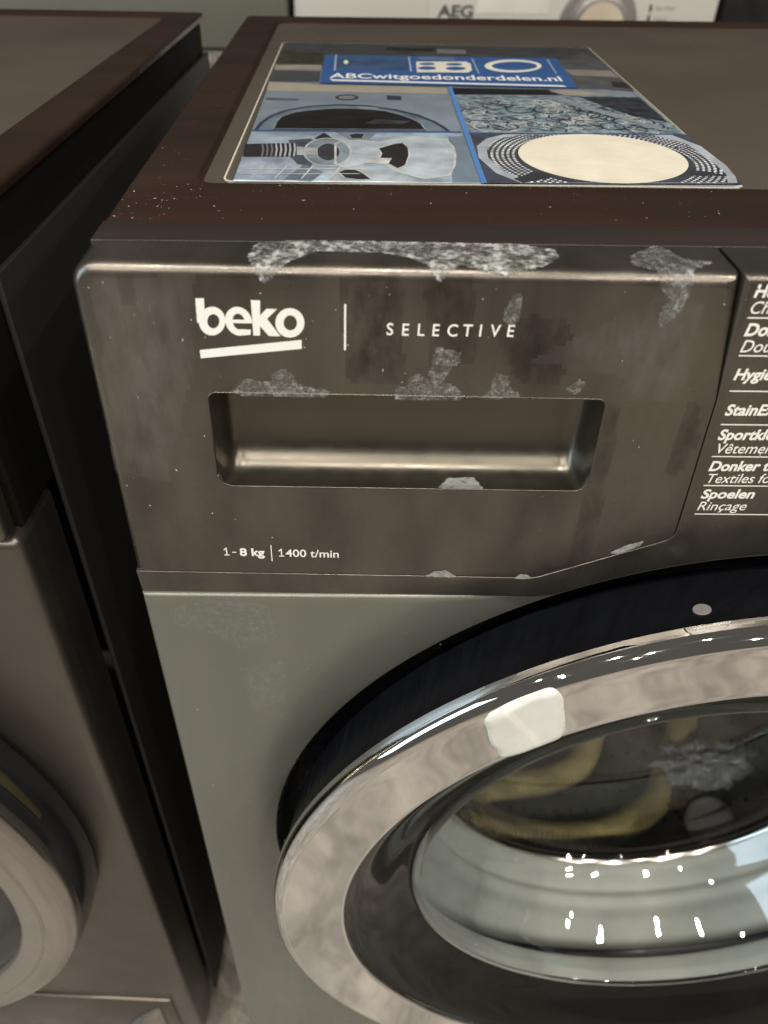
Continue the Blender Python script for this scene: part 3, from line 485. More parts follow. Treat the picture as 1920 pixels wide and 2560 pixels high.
# glue residue left by tape
def residue_mat(name, lo, hi, cells, op, k=1.):
    m = bpy.data.materials.new(name); m.use_nodes = True; nt = m.node_tree; b = nt.nodes['Principled BSDF']; o = nt.nodes['Material Output']
    at = nd(nt, 'ShaderNodeAttribute', attribute_name='fade')
    tc = nd(nt, 'ShaderNodeTexCoord')
    vo = nd(nt, 'ShaderNodeTexVoronoi', feature='DISTANCE_TO_EDGE'); vo.inputs['Scale'].default_value = cells; vo.inputs['Randomness'].default_value = 1
    n1 = nd(nt, 'ShaderNodeTexNoise'); n1.inputs['Scale'].default_value = cells*.8; n1.inputs['Detail'].default_value = 5
    mxv = nd(nt, 'ShaderNodeMix', data_type='VECTOR'); mxv.inputs[0].default_value = .0030
    nt.links.new(tc.outputs['Object'], mxv.inputs[4]); nt.links.new(n1.outputs['Color'], mxv.inputs[5])
    nt.links.new(tc.outputs['Object'], n1.inputs[0]); nt.links.new(mxv.outputs[1], vo.inputs[0])
    l1 = vrange(nt, vo.outputs['Distance'], 1., .0, .0, .22)
    brk = vrange(nt, noise(nt, 420, 4, .6), .05, 1., .38, .62)
    lm_ = nd(nt, 'ShaderNodeMath', operation='MULTIPLY'); nt.links.new(l1, lm_.inputs[0]); nt.links.new(brk, lm_.inputs[1]); lace = lm_.outputs[0]
    n2 = noise(nt, 260, 5, .65); patch = vrange(nt, n2, 0.10, 1, lo, hi)
    ad = nd(nt, 'ShaderNodeMath', operation='MAXIMUM'); nt.links.new(lace, ad.inputs[0]); nt.links.new(patch, ad.inputs[1])
    n3 = noise(nt, 500, 4, .7); sb = nd(nt, 'ShaderNodeMath', operation='ADD'); nt.links.new(at.outputs['Fac'], sb.inputs[0]); nt.links.new(n3, sb.inputs[1])
    edge = vrange(nt, sb.outputs[0], 0, 1, .62, .82)
    mu = nd(nt, 'ShaderNodeMath', operation='MULTIPLY'); nt.links.new(ad.outputs[0], mu.inputs[0]); nt.links.new(edge, mu.inputs[1])
    mu2 = nd(nt, 'ShaderNodeMath', operation='MULTIPLY'); nt.links.new(mu.outputs[0], mu2.inputs[0]); mu2.inputs[1].default_value = op
    nt.links.new(mu2.outputs[0], b.inputs['Alpha'])
    nt.links.new(ramp(nt, n2, [(.35, (.30*k, .30*k, .28*k)), (.65, (.52*k, .54*k, .53*k))]), b.inputs['Base Color']); b.inputs['Roughness'].default_value = .45
    bn = nd(nt, 'ShaderNodeBump'); bn.inputs['Strength'].default_value = .6; bn.inputs['Distance'].default_value = .0006
    nt.links.new(mu.outputs[0], bn.inputs['Height']); nt.links.new(bn.outputs[0], b.inputs['Normal'])
    return m
res_lace = residue_mat('lacy_glue_residue', .54, .72, 850, .72)
res_film = residue_mat('filmy_glue_residue', .46, .60, 700, .85)
res_smear = residue_mat('grey_glue_smear', .25, .40, 300, .8, .75)
def residue(poly, m, parent, smap, step=.0009, fadew=.0022):
    xs = [p[0] for p in poly]; ys = [p[1] for p in poly]; V = []; F = []; idx = {}; fade = []
    P = [Vector(p) for p in poly]
    def dist(p):
        p = Vector(p); d = 9
        for i in range(len(P)):
            a, b = P[i-1], P[i]; ab = b-a; t = max(0, min(1, (p-a).dot(ab)/max(ab.length_squared, 1e-12))); d = min(d, (a+ab*t-p).length)
        return d if pip(p, poly) else -d
    nx = int((max(xs)-min(xs)+.004)/step)+1; ny = int((max(ys)-min(ys)+.004)/step)+1
    for i in range(nx+1):
        for j in range(ny+1):
            p = (min(xs)-.002+i*step, min(ys)-.002+j*step); d = dist(p)
            if d > -.0016: idx[i, j] = len(V); V.append(smap(*p)); fade.append(max(0, min(1, .5+d/fadew*.5)))
    for (i, j) in idx:
        q = [(i, j), (i+1, j), (i+1, j+1), (i, j+1)]
        if all(k in idx for k in q): F.append([idx[k] for k in q])
    o = mesh('glue_residue', V, F, m, parent, True)
    a = o.data.attributes.new('fade', 'FLOAT', 'POINT'); a.data.foreach_set('value', fade)
    return o
def rmap(x, s): return S(x, s, .00030)
for k, m_ in (('r1', res_film), ('r2', res_lace), ('r3', res_lace), ('r4', res_lace), ('r5', res_lace), ('r6', res_lace), ('r7', res_lace), ('r11', res_lace)):
    residue(DATA[k], m_, drawer, rmap)
for k in ('r9', 'r9b', 'r10'): residue(DATA[k], res_smear, drawer, rmap, .0005, .0010)
def soft_patch_mat(name, c, op, rough):
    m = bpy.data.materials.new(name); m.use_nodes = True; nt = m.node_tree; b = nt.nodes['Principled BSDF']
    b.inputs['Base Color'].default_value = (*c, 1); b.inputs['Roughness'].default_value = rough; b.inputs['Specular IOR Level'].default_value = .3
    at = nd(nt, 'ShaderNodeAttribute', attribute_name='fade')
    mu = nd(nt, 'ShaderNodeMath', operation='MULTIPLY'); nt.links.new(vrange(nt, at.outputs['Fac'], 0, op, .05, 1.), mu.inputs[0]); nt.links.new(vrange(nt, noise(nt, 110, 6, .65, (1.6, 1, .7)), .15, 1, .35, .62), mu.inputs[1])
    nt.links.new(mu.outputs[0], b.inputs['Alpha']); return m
dark_patch = soft_patch_mat('dark_tone_patch', (.012, .010, .008), .42, .35); pale_patch = soft_patch_mat('pale_tone_patch', (.30, .285, .265), .16, .6)  # soft darker and paler patches laid over the drawer front
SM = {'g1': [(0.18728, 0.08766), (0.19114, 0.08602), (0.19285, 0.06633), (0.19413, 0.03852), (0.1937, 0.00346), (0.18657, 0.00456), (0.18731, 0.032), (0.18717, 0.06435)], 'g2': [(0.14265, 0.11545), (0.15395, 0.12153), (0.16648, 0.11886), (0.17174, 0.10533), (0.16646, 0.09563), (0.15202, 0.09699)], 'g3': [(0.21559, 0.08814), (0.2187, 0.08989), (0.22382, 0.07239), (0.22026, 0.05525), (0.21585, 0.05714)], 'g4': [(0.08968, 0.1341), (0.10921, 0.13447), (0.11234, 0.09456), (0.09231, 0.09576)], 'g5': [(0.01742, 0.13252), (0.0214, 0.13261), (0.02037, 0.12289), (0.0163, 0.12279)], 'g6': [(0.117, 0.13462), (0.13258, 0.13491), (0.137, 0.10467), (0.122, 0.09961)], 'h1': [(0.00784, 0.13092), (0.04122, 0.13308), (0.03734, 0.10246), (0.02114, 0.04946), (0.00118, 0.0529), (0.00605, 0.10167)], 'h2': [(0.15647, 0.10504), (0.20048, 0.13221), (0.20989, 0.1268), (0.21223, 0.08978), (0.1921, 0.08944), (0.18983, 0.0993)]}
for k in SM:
    o = residue(SM[k], dark_patch if k[0] == 'g' else pale_patch, drawer, lambda x, s: S(x, s, .00006 if k[0] == 'g' else .00009), .0018, .012 if k[0] == 'h' else .007); o.name = 'tone_patch'
def pmap(x, s): return (x, s+bow(x, PZ0), PZ0-.0012*min(1, s/.004)+.0006)
residue([(.1290, .0012), (.1330, .0075), (.1425, .0080), (.1445, .0040), (.1455, .0006), (.1310, .0005)], res_smear, drawer, pmap, .0006, .0014)
# front panel: sheet with rolled door well
def front_panel(parent, m, x1, ztop, ztopf, cx, cz, rin, name='front_panel'):
    K = 360; corners = [(0, ztop), (x1, ztop), (x1, .09), (0, .09)]
    angs = [2*math.pi*i/K for i in range(K)]
    for c in corners: angs.append(math.atan2(c[1]-cz, c[0]-cx) % (2*math.pi))
    angs = sorted(set(angs))
    def rout(a):
        dx, dz = math.cos(a), math.sin(a); r = 9
        if dx > 1e-6: r = min(r, (x1-cx)/dx)
        if dx < -1e-6: r = min(r, (0-cx)/dx)
        if dz < -1e-6: r = min(r, (.09-cz)/dz)
        if dz > 1e-6: r = min(r, max((ztop-cz)/dz, ztopf))
        return r
    def py(r):
        if r > .300: return 0.
        t = (.300-r)/(.300-.2545)
        return .0075*max(0, t)**2.2
    V = []; F = []; rb = .0028
    inner = []
    M = None
    for a in angs:
        ro = rout(a); d = (math.cos(a), math.sin(a)); col = []
        for r, y in inner: col.append((r, y))
        n = 16; r0 = .2572; r1 = ro-rb
        for k in range(n+1):
            t = k/n; r = r0+(r1-r0)*t**1.35 if r1 > r0 else r0+(r1-r0)*t
            col.append((r, py(r)))
        yb = py(r1)
        for k in range(1, 5):
            q = math.pi/2*k/4; col.append((r1+rb*math.sin(q), yb+rb*(1-math.cos(q))))
        col.append((ro, .033))
        M = len(col)
        V += [(cx+d[0]*r, y, cz+d[1]*r) for r, y in col]
    N = len(angs)
    for i in range(N):
        j = (i+1) % N
        for k in range(M-1): F.append((i*M+k, j*M+k, j*M+k+1, i*M+k+1))
    o = mesh(name, V, F, m, parent); fixn(o)
    s = sum(f.normal.y*f.area for f in o.data.polygons)
    if s > 0: o.data.flip_normals()
    return sharp(o, 55)
fp = front_panel(wm, sheet_m, .6, .6968, .2622, CX, CZ, .2545)
lathe('shaded_door_well', smoothprof([(.2574, -.0062), (.2558, -.0082), (.2546, -.0110), (.2536, -.016), (.2525, -.022), (.2505, -.030), (.2470, -.036), (.2400, -.040), (.2050, -.0405)], 4), bezel_m, fp, dC, 0)  # bezel black here paints the shade of the unlit well into its colour
def shmap(x, z): return (x, -.0002, z)
faint = residue_mat('faint_scuff', .52, .80, 500, .20)
residue([(.012, .688), (.03, .692), (.055, .691), (.058, .668), (.040, .660), (.030, .672), (.014, .676)], faint, fp, shmap, .0012, .006)
residue([(.040, .645), (.062, .650), (.060, .620), (.045, .612)], faint, fp, shmap, .0012, .008)
box('plinth', (.004, .004, .012), (.596, .030, .0885), sheet_m, wm, .002)
# door
door = lathe('door', smoothprof([(.182, -.004), (.190, -.006), (.235, -.006), (.2455, -.004), (.2476, .001), (.2492, .012), (.2520, .026), (.2545, .0342)], 5)+[(.2500, .0348)], bezel_m, wm, dC, TILT)
lathe('chrome_ring', [(.2505, .0346), (.2552, .0348)]+smoothprof([(.2556, .0356), (.2552, .0392), (.2540, .0424), (.2518, .0446), (.2498, .0456), (.2490, .0458)], 4)+smoothprof([(.2482, .0457), (.2400, .0450), (.2200, .0437), (.2145, .0434)], 4)+[(.2132, .0430), (.2126, .0418), (.2126, .038)], chrome_m, door, dC, TILT, 220)
lathe('dark_dish', smoothprof([(.2124, .0402), (.205, .0372), (.195, .0310), (.184, .0232), (.175, .0178), (.1705, .0150)], 5), gblack_m, door, dC, TILT)
bowl = lathe('glass_bowl', smoothprof([(.1708, .0146), (.1704, .0172), (.1684, .0186), (.1662, .0176), (.1650, .0140), (.1632, .006), (.1595, -.006), (.1500, -.030), (.1415, -.046), (.1365, -.057), (.1325, -.0635), (.1260, -.0675), (.1000, -.0705), (.06, -.0725), (.0005, -.0735)], 5), glass_m, door, dC, TILT)
lathe('bowl_seat', smoothprof([(.1716, .0140), (.1722, .006), (.1730, -.001), (.1760, -.0045), (.1822, -.0042)], 4), rubber_m, door, dC, TILT)
lathe('glass_bowl_back', smoothprof([(.1690, .008), (.1655, -.006), (.1555, -.031), (.1465, -.048), (.1415, -.059), (.1370, -.0665)], 5), glass_m, door, dC, TILT)
#hl = lathe('hinge_cover', [(.236, .0465), (.238, .0478), (.248, .0478), (.250, .0465)], chrome_m, door, dC, TILT, 16, 196, 203)
# embossed marks in the bezel: small round plug
ca = R(103.99860533514816); rad = (Vector((1, 0, 0))*math.cos(ca)+Vector((0, -math.sin(TILT)*-1, 0))*0+Vector((0, math.sin(TILT), math.cos(TILT)))*math.sin(ca)).normalized()
cp_ = Vector(dC)+rad*0.25129999999999997+Vector((0, -math.cos(TILT), math.sin(TILT)))*0.0242
q_ = Vector((0, -1, 0)).rotation_difference((rad*.98-Vector((0, -math.cos(TILT), math.sin(TILT)))*.196).normalized())
lathe('screw_cap', [(.0002, .0008), (.0036, .0008), (.0040, -.0004)], mat('grey_cap', (.20, .19, .19), .35, 0, .05), door, (0, 0, 0), 0, 24).matrix_local = Matrix.Translation(cp_) @ q_.to_matrix().to_4x4()
# gasket and drum
gasket = lathe('door_gasket', smoothprof([(.2100, -.034), (.2060, -.020), (.2000, -.013), (.1880, -.011), (.1800, -.012), (.1750, -.018), (.1690, -.025), (.1605, -.030), (.1575, -.037), (.1600, -.043), (.1560, -.049), (.1500, -.055), (.1480, -.062)], 4), rubber_m, wm, dC, 0)
drum = lathe('drum', smoothprof([(.1490, -.064), (.1560, -.069), (.1900, -.074), (.2250, -.080), (.2340, -.090), (.2360, -.11)], 4)+[(.2360, -.36)]+smoothprof([(.2340, -.375), (.2200, -.385), (.12, -.39), (.0005, -.395)], 4), drum_m, wm, dC, 0)
lathe('drum_lip', smoothprof([(.1500, -.068), (.1470, -.066), (.1468, -.062), (.1495, -.059), (.1530, -.062), (.1520, -.067)], 4), steel_m, drum, dC, 0)
hv = []; hf = []
for j in range(12):
    for i in range(96):
        a = 2*math.pi*(i+.5*(j % 2))/96; y = .135+j*.019; k0 = len(hv)
        for q in range(6):
            b_ = math.pi*q/3; aa = a+.0026/.235*math.cos(b_); yy = y+.0026*math.sin(b_)
            hv.append((CX+.2355*math.cos(aa), yy, CZ+.2355*math.sin(aa)))
        hf.append(tuple(range(k0, k0+6)))
dh = mesh('drum_perforation', hv, hf, gap_m, drum); dh['kind'] = 'stuff'
# loose parts lying in the drum
pth = [(.352, .300, .300), (.345, .245, .275), (.335, .212, .264), (.3169, .1850, .2560), (.2763, .172, .2491), (.2298, .1608, .2604), (.2075, .1440, .2700), (.2133, .1248, .2680), (.2513, .1171, .2538), (.3086, .117, .2475), (.3512, .1264, .2528), (.3844, .146, .2632), (.3987, .1676, .2696), (.4120, .192, .2780), (.428, .225, .290), (.440, .280, .310)]
fine = smoothprof(pth, 60)
hose = tube('corrugated_hose', fine, lambda i: .0130+.0013*math.cos(i*2*math.pi/5), hose_m, None, 18)
tag(hose, 'yellowish corrugated drain hose lying looped inside the drum', 'hose')
def lump(name, c, r, m, label, cat, amp=.25, sq=(1, 1, 1), sub=4, freq=1.3):
    bm = bmesh.new(); bmesh.ops.create_icosphere(bm, subdivisions=sub, radius=1)
    from mathutils import noise as mn
    for v in bm.verts:
        d = v.co.normalized(); k = 1+amp*mn.fractal(d*freq+Vector(c)*40, .7, 2.1, 5)
        v.co = Vector((d.x*sq[0], d.y*sq[1], d.z*sq[2]))*r*k+Vector(c)
    me = bpy.data.meshes.new(name); bm.to_mesh(me); bm.free(); me.materials.append(m)
    me.polygons.foreach_set('use_smooth', [True]*len(me.polygons))
    o = bpy.data.objects.new(name, me); COL.objects.link(o); return tag(o, label, cat)
capp = lathe('plastic_cap', smoothprof([(.0002, .016), (.010, .0155), (.018, .013), (.0215, .008), (.022, .0)], 4)+[(.019, -.001), (.0002, -.001)], mat('pale_grey_plastic', (.55, .54, .51), .4), None, (0, 0, 0), 0, 40)
capp.matrix_world = Matrix.Translation((.4240, .118, .2735)) @ Matrix.Rotation(R(-28), 4, 'Y') @ Matrix.Rotation(R(-82), 4, 'X')
tag(capp, 'round pale grey plastic cap lying on the drum floor beside the hose', 'cap')
lump('crumpled_bag', (.4360, .168, .2900), .032, mat('clear_bag', (.55, .58, .64), .2, .1, .3, 90), 'shiny bluish crumpled plastic bag inside the drum', 'bag', .55, (1.3, .6, .55), 5, 2.6)
lump('rubber_boot', (.4050, .150, .2640), .018, mat('brown_rubber', (.16, .11, .075), .5, 0, .2), 'small brown rubber boot beside the corrugated hose end in the drum', 'rubber part', .35, (1.2, .8, .8), 4, 1.8)
# white tape pad folded over the chrome ring
tn = Vector((0, -math.cos(TILT), math.sin(TILT))); tu = Vector((0, tn.z, -tn.y))
def dpt(r, a, p): return Vector(dC)+Vector((1, 0, 0))*r*math.cos(R(a))+tu*r*math.sin(R(a))+tn*p
def ringp(r):
    pr = [(.2126, .0418), (.2132, .0430), (.2145, .0434), (.2200, .0437), (.2400, .0450), (.2490, .0458), (.2518, .0446), (.2540, .0424)]
    for (a, b_), (c_, d_) in zip(pr, pr[1:]):
        if a <= r <= c_: return b_+(d_-b_)*(r-a)/(c_-a)
    return .0434
pad_out = [(.2500, 126.6), (.2512, 124.2), (.2515, 121.5), (.2508, 119.6), (.2440, 119.2), (.2330, 119.9), (.2230, 120.7), (.2150, 121.8), (.2128, 123.2), (.2126, 125.5), (.2136, 128.2), (.2160, 130.0), (.2220, 129.6), (.2300, 129.3), (.2400, 128.2), (.2470, 127.6)]
po = [((a-124.5)*.0041, r-.232) for r, a in pad_out]
po = smoothprof(po+[po[0]], 4)[:-1]
ins = []
for i in range(40):
    for j in range(40):
        p = (-.03+i*.0015, -.022+j*.0011)
        if pip(p, po) and min((Vector(p)-Vector(q)).length for q in po) > .0006: ins.append(p)
v2, f2 = cdt(po, (), ins); V = []; K = len(po)
PV = [Vector(q) for q in po]
for p in v2:
    d = min((p-q).length for q in PV); th = .0013*math.sqrt(max(0, 1-max(0, 1-d/.0045)**2))+.0002
    th += .00035*math.sin(p.x*330+p.y*120)*min(1, d/.004)+(.0009 if p.x > .000 else 0)*min(1, d/.004)
    r, a = p.y+.232, 124.5+p.x/.0041
    V.append(dpt(r, a, ringp(r)+th))
pad = mesh('tape_pad', V, [tuple(f) for f in f2], mat('white_tape', (.66, .67, .63), .30, 0, .06, 60, spec=.5), None, True); fixn(pad)
if sum(f.normal.y*f.area for f in pad.data.polygons) > 0: pad.data.flip_normals()
tag(pad, 'creased white tape pad stuck across the chrome door ring', 'tape')

# ================================================================== laminated print sheet
zs = .8454
sheet = thing('laminated_sheet', 'laminated blue advertising sheet with photos of appliance parts on the machine top', 'sheet', (0.0, 0.0, zs))
lam = rpoly([(.0390, .0918), (.2550, .0911), (.2560, .3941), (.0400, .3948)], [.005]*4, 6)
N = len(lam)
def lay(k): return lambda x, y: (x, y, k)
lm = mesh('laminate_back', [(x, y, 0.) for x, y in lam]+[(x, y, .0007) for x, y in lam], [tuple(range(N, 2*N))]+[(i, (i+1) % N, N+(i+1) % N, N+i) for i in range(N)], mat('laminate_clear_margin', (.17, .145, .115), .18, 0, .06, 12), sheet)
rim = offset(lam, [.0009]*N)
mesh('laminate_rim', [(x, y, .00085) for x, y in lam]+[(x, y, .00085) for x, y in rim]+[(x, y, .0002) for x, y in lam], [(i, (i+1) % N, N+(i+1) % N, N+i) for i in range(N)]+[(2*N+i, 2*N+(i+1) % N, (i+1) % N, i) for i in range(N)], edge_m, sheet)
pc = {}
def pmat(name, c, var=.12, vs=90, st=(1, 1, 1)): return mat('print_'+name, c, .5, 0, var, vs, st, spec=.3, detail=6)
paper = mesh('paper', [(.0434, .0930, .00078), (.2545, .0926, .00078), (.2546, .3899, .00078), (.0414, .3935, .00078)], [(0, 1, 2, 3)], pmat('paper', (.42, .50, .58)), sheet)
D = DATA['paper']; lev = [.00082]
def pr(key, c, var=.12, vs=90, st=(1, 1, 1), poly=None, holes=(), name='printed_shape', same=False):
    if not same: lev[0] += .000006
    return flat(name, poly if poly is not None else D[key], lay(lev[0]), pmat(key, c, var, vs, st), paper, holes)
pr('topband', (.13, .145, .16), .45, 60, (1, 2.5, 1)); pr('olive', (.10, .105, .07), .5, 120); pr('dark_top', (.02, .02, .02)); pr('light_top', (.42, .42, .44))
pr('white1', (.70, .64, .55)); pr('grey1', (.15, .17, .19), .1); pr('white2', (.74, .70, .62), .05)
pr('tr_grey', (.20, .21, .23), .3, 70); pr('tr_white', (.50, .47, .43)); pr('tr_dark', (.05, .055, .065), .4, 200); pr('tr_black', (.02, .022, .03)); pr('tr_white2', (.62, .59, .56))
pr('wm_bg', (.44, .52, .62), .12, 50); pr('wm_dial', (.07, .09, .12)); pr('wm_dial2', (.40, .46, .52)); pr('wm_disp', (.07, .10, .16)); pr('wm_tray', (.16, .21, .28))
pr('wm_arc', (.055, .095, .15)); pr('wm_arc2', (.32, .41, .51), .35, 60); pr('wm_glass', (.022, .02, .022), .8, 55, (1, 2.2, 1)); pr('wm_handle', (.55, .60, .66))
pr('rack', (.36, .47, .62), .85, 210, (1, 1.6, 1))
rx0, rx1 = .145, .25
rnd = random.Random(9)
# wire swirls of the dish rack picture
ringv = []; ringf = []
rk = [tuple(p) for p in D['rack']]
lev[0] += .000006
for mname, colr, cnt in (('w', (.85, .86, .87), 90), ('d', (.06, .08, .12), 70)):
    vv = []; ff = []
    for _ in range(cnt):
        cx_ = rnd.uniform(.150, .246); cy_ = rnd.uniform(.172, .232); r0 = rnd.uniform(.0025, .0085); wd = rnd.uniform(.0005, .0011); aa = rnd.uniform(0, 6.28); sp = rnd.uniform(2.2, 6.2)
        if not all(pip((cx_+r0*math.cos(t)*1.1, cy_+r0*math.sin(t)*1.1), rk) for t in (0, 1.57, 3.14, 4.7)): continue
        k0 = len(vv); n_ = 22; z_ = lev[0]; lev[0] += .0000012
        for q in range(n_+1):
            t = aa+sp*q/n_; r1 = r0*(1-.25*q/n_)
            vv += [(cx_+r1*math.cos(t), cy_+r1*math.sin(t), z_), (cx_+(r1+wd)*math.cos(t), cy_+(r1+wd)*math.sin(t), z_)]
        ff += [(k0+2*q, k0+2*q+2, k0+2*q+3, k0+2*q+1) for q in range(n_)]
    mesh('printed_swirls', vv, ff, pmat('swirl_'+mname, colr), paper)
pr('rack_dark', (.06, .075, .10), .7, 160); pr('rack_bar', (.47, .53, .60), .2, 60)
pr('line1', (.08, .20, .46), .05); pr('line2', (.08, .20, .46), .05)
pr('sp_bg', (.55, .65, .82), .35, 70); pr('sp_right', (.31, .40, .50), .1); pr('sp_shadow', (.13, .16, .21), .5, 120); pr('sp_upleft', (.24, .31, .38), .3)
pr('sp_up', (.40, .46, .52), .2); pr('sp_upwin', (.06, .065, .08)); pr('sp_upwin2', (.05, .055, .07))
pr('sp_low', (.64, .70, .77), .3, 70); pr('sp_lowwin', (.03, .028, .03)); pr('sp_arm', (.66, .74, .84), .25, 60); pr('sp_hub', (.42, .50, .58), .35, 60); pr('sp_hub2', (.07, .075, .09), .3); pr('sp_win', (.025, .025, .03), .4)
def ccw(p):
    a = sum(p[i-1][0]*p[i][1]-p[i][0]*p[i-1][1] for i in range(len(p))); return [tuple(q) for q in (p if a > 0 else p[::-1])]
for k_, w_, c_ in (('sp_arm', .0011, (.86, .89, .92)), ('sp_win', .0008, (.80, .84, .88)), ('sp_hub', .0010, (.72, .78, .84)), ('sp_hub2', .0006, (.50, .56, .62)), ('sp_lowwin', .0007, (.80, .84, .88)), ('wm_glass', .0008, (.50, .57, .64)), ('sp_upwin', .0005, (.7, .75, .8))):
    q = ccw(D[k_]); lev[0] += .000006
    pr(k_+'_outline', c_, .25, 90, poly=q, holes=[offset(q, [w_]*len(q))])
for x_ in (.050, .060, .071, .083):
    pr('tile_line', (.80, .84, .90), .2, poly=[(x_, .0945), (x_+.0008, .0945), (x_+.0048, .112), (x_+.0040, .112)])
for x_, y_ in ((.0455, .1000), (.0462, .1065)):
    pr('tile_line', (.42, .48, .58), .2, poly=[(x_, y_), (x_+.05, y_+.002), (x_+.05, y_+.0028), (x_, y_+.0008)])
pr('hub_sheen', (.80, .83, .86), .3, 120, poly=[(.098, .117), (.108, .1155), (.110, .1245), (.100, .1250)])
pr('glass_sheen', (.10, .12, .14), .6, 60, poly=[(.098, .1815), (.116, .180), (.121, .186), (.104, .190)])
pr('sp_shaft', (.035, .04, .05), .3); pr('sp_shaft2', (.62, .66, .70), .3, 200)
for q in D['sp_ribs']: pr('sp_rib', (.30, .32, .35), poly=q, same=False)
pr('drum', (.05, .058, .085), .4, 80); pr('drum_rim', (.33, .37, .42), .35, 40); pr('drum_in', (.045, .048, .06), .3, 60)
dcx, dcy = .2045, .1265
lev[0] += .000006; vv = []; ff = []; dpoly = [tuple(p) for p in D['drum_in']]
for j in range(9):
    rr = .040+j*.0024
    for i in range(int(rr*6.28/.0023)):
        a = i*.0023/rr+j*.5; k0 = len(vv); c_ = (dcx+rr*math.cos(a)*1.0, dcy+rr*math.sin(a))
        if not pip(c_, dpoly): continue
        for q in range(6): vv.append((c_[0]+.00078*math.cos(q*1.047), c_[1]+.00078*math.sin(q*1.047), lev[0]))
        ff.append(tuple(range(k0, k0+6)))
mesh('printed_dots', vv, ff, pmat('dots', (.55, .58, .62), .6, 70), paper)['kind'] = 'stuff'
pr('drum_paddle', (.03, .032, .04)); pr('drum_paddle2', (.03, .032, .04))
pr('vline', (.07, .19, .46), .05); pr('banner', (.028, .085, .24), .12, 20)
pr('oven', (.035, .07, .15), .3, 60); pr('oven_l', (.30, .38, .46)); pr('oven_r', (.30, .38, .46)); pr('knob', (.62, .60, .5)); pr('hobtop', (.09, .14, .22)); pr('hob', (.62, .60, .53), .05)
for q in D['hobs']: pr('hobplate', (.03, .09, .24), poly=q)
pr('ring', (.66, .65, .58), .05, holes=[D['ring2']]); pr('sep', (.32, .40, .48)); pr('sep2', (.32, .40, .48)); pr('uline', (.66, .68, .68), .03)
t0, t1, t2 = D['text']
lev[0] += .000006
lettering('printed_text', 'ABCwitgoedonderdelen.nl', t0, t1, t2, lay(lev[0]), pmat('lettering', (.72, .73, .72), .03), paper, .016)
mesh('laminate_film', [(x, y, .00140) for x, y in offset(lam, [.0011]*N)], [tuple(range(N))], film_m, sheet)
st = mesh('round_sticker', [(.2043+.0372*math.cos(2*math.pi*i/72), .1292+.0362*math.sin(2*math.pi*i/72), z_) for z_ in (zs+.00155, zs+.00168) for i in range(72)], [tuple(range(72, 144))]+[(i, (i+1) % 72, 72+(i+1) % 72, 72+i) for i in range(72)], mat('cream_sticker', (.70, .66, .55), .5, 0, .07, 70, bump=.3, bscale=150))
tag(st, 'round cream paper sticker on the corner of the laminated sheet', 'sticker')

# ================================================================== the dark machine beside it
nbm = thing('washing_machine', 'taupe front loader with silver door ring standing beside the labelled machine', 'washing machine', (-.6500, .0350, 0), R(-2.0))
tp2 = top_panel(nbm, topfr_m, toprec_m, zlow=.8425)
NX = .6
# side sheets stop below a black collar; the front wraps round the corner
for nm, a, b_ in (('side_panel', (NX-.004, .0465, .02), (NX-.0010, .50, .8190)), ('side_panel', (.001, .0465, .02), (.004, .50, .8190))): box(nm, a, b_, cab_m, nbm, .0008)
box('top_collar', (.006, .0102, .7150), (NX-.0050, .498, .8430), gap_m, nbm, .001)
box('back_panel', (.005, .496, .02), (NX-.005, .4985, .82), cab_m, nbm)
box('control_panel', (.0015, -.004, .7150), (NX-.0075, .0100, .8478), fascia_m, nbm, .0045, 5)
wr = box('front_panel', (.0015, .0000, .020), (NX-.0050, .0455, .7142), nsheet_m, nbm, .006, 6)
# door of the neighbour
nC = (.300, 0, .452)
nd_ = lathe('door', smoothprof([(.18, .002), (.255, .001), (.2690, .004), (.2712, .010), (.2716, .018), (.2708, .026), (.2690, .034)], 5)+[(.24, .037)], mat('gloss_black_trim', (.014, .014, .015), .16, 0, .2), nbm, nC, 0, 140)
tv = []; tf = []; nn = 40
for i in range(nn+1):
    a = R(14+66*i/nn); w_ = math.sin(math.pi*min(1, .12+.88*i/nn)*.62)
    for k in range(4):
        t = k/3; r_ = .2716+.0020*math.sin(t*1.6)*w_; p_ = .0265-.0130*t*w_
        tv.append((nC[0]+r_*math.cos(a), -p_-.0008, nC[2]+r_*math.sin(a)))
for i in range(nn):
    for k in range(3): tf.append((i*4+k, i*4+k+1, i*4+k+5, i*4+k+4))
mesh('handle_trim', tv, tf, gold_m, nd_, True)
lathe('door_ring', smoothprof([(.2690, .034), (.2685, .0400), (.2655, .0450), (.2605, .0475)], 4)+smoothprof([(.2500, .0476), (.2485, .0468), (.2470, .0476)], 3)+smoothprof([(.2370, .0470), (.2330, .0455), (.2310, .0400)], 4), silver_m, nd_, nC, 0, 180)
lathe('door_glass', smoothprof([(.2315, .0405), (.15, .0405), (.0005, .0405)], 4), gblack_m, nd_, nC, 0, 100)
# filter flap with ribs, low on the front
flap = box('filter_flap', (NX-.200, -.0030, .026), (NX-.0220, .0020, .1340), nsheet_m, nbm, .0025, 3)
for k in range(17):
    box('rib', (NX-.078+.00016*k*k, -.0046, .034+k*.0052), (NX-.034, -.0028, .0368+k*.0052), nsheet_m, flap, .0007, 1)

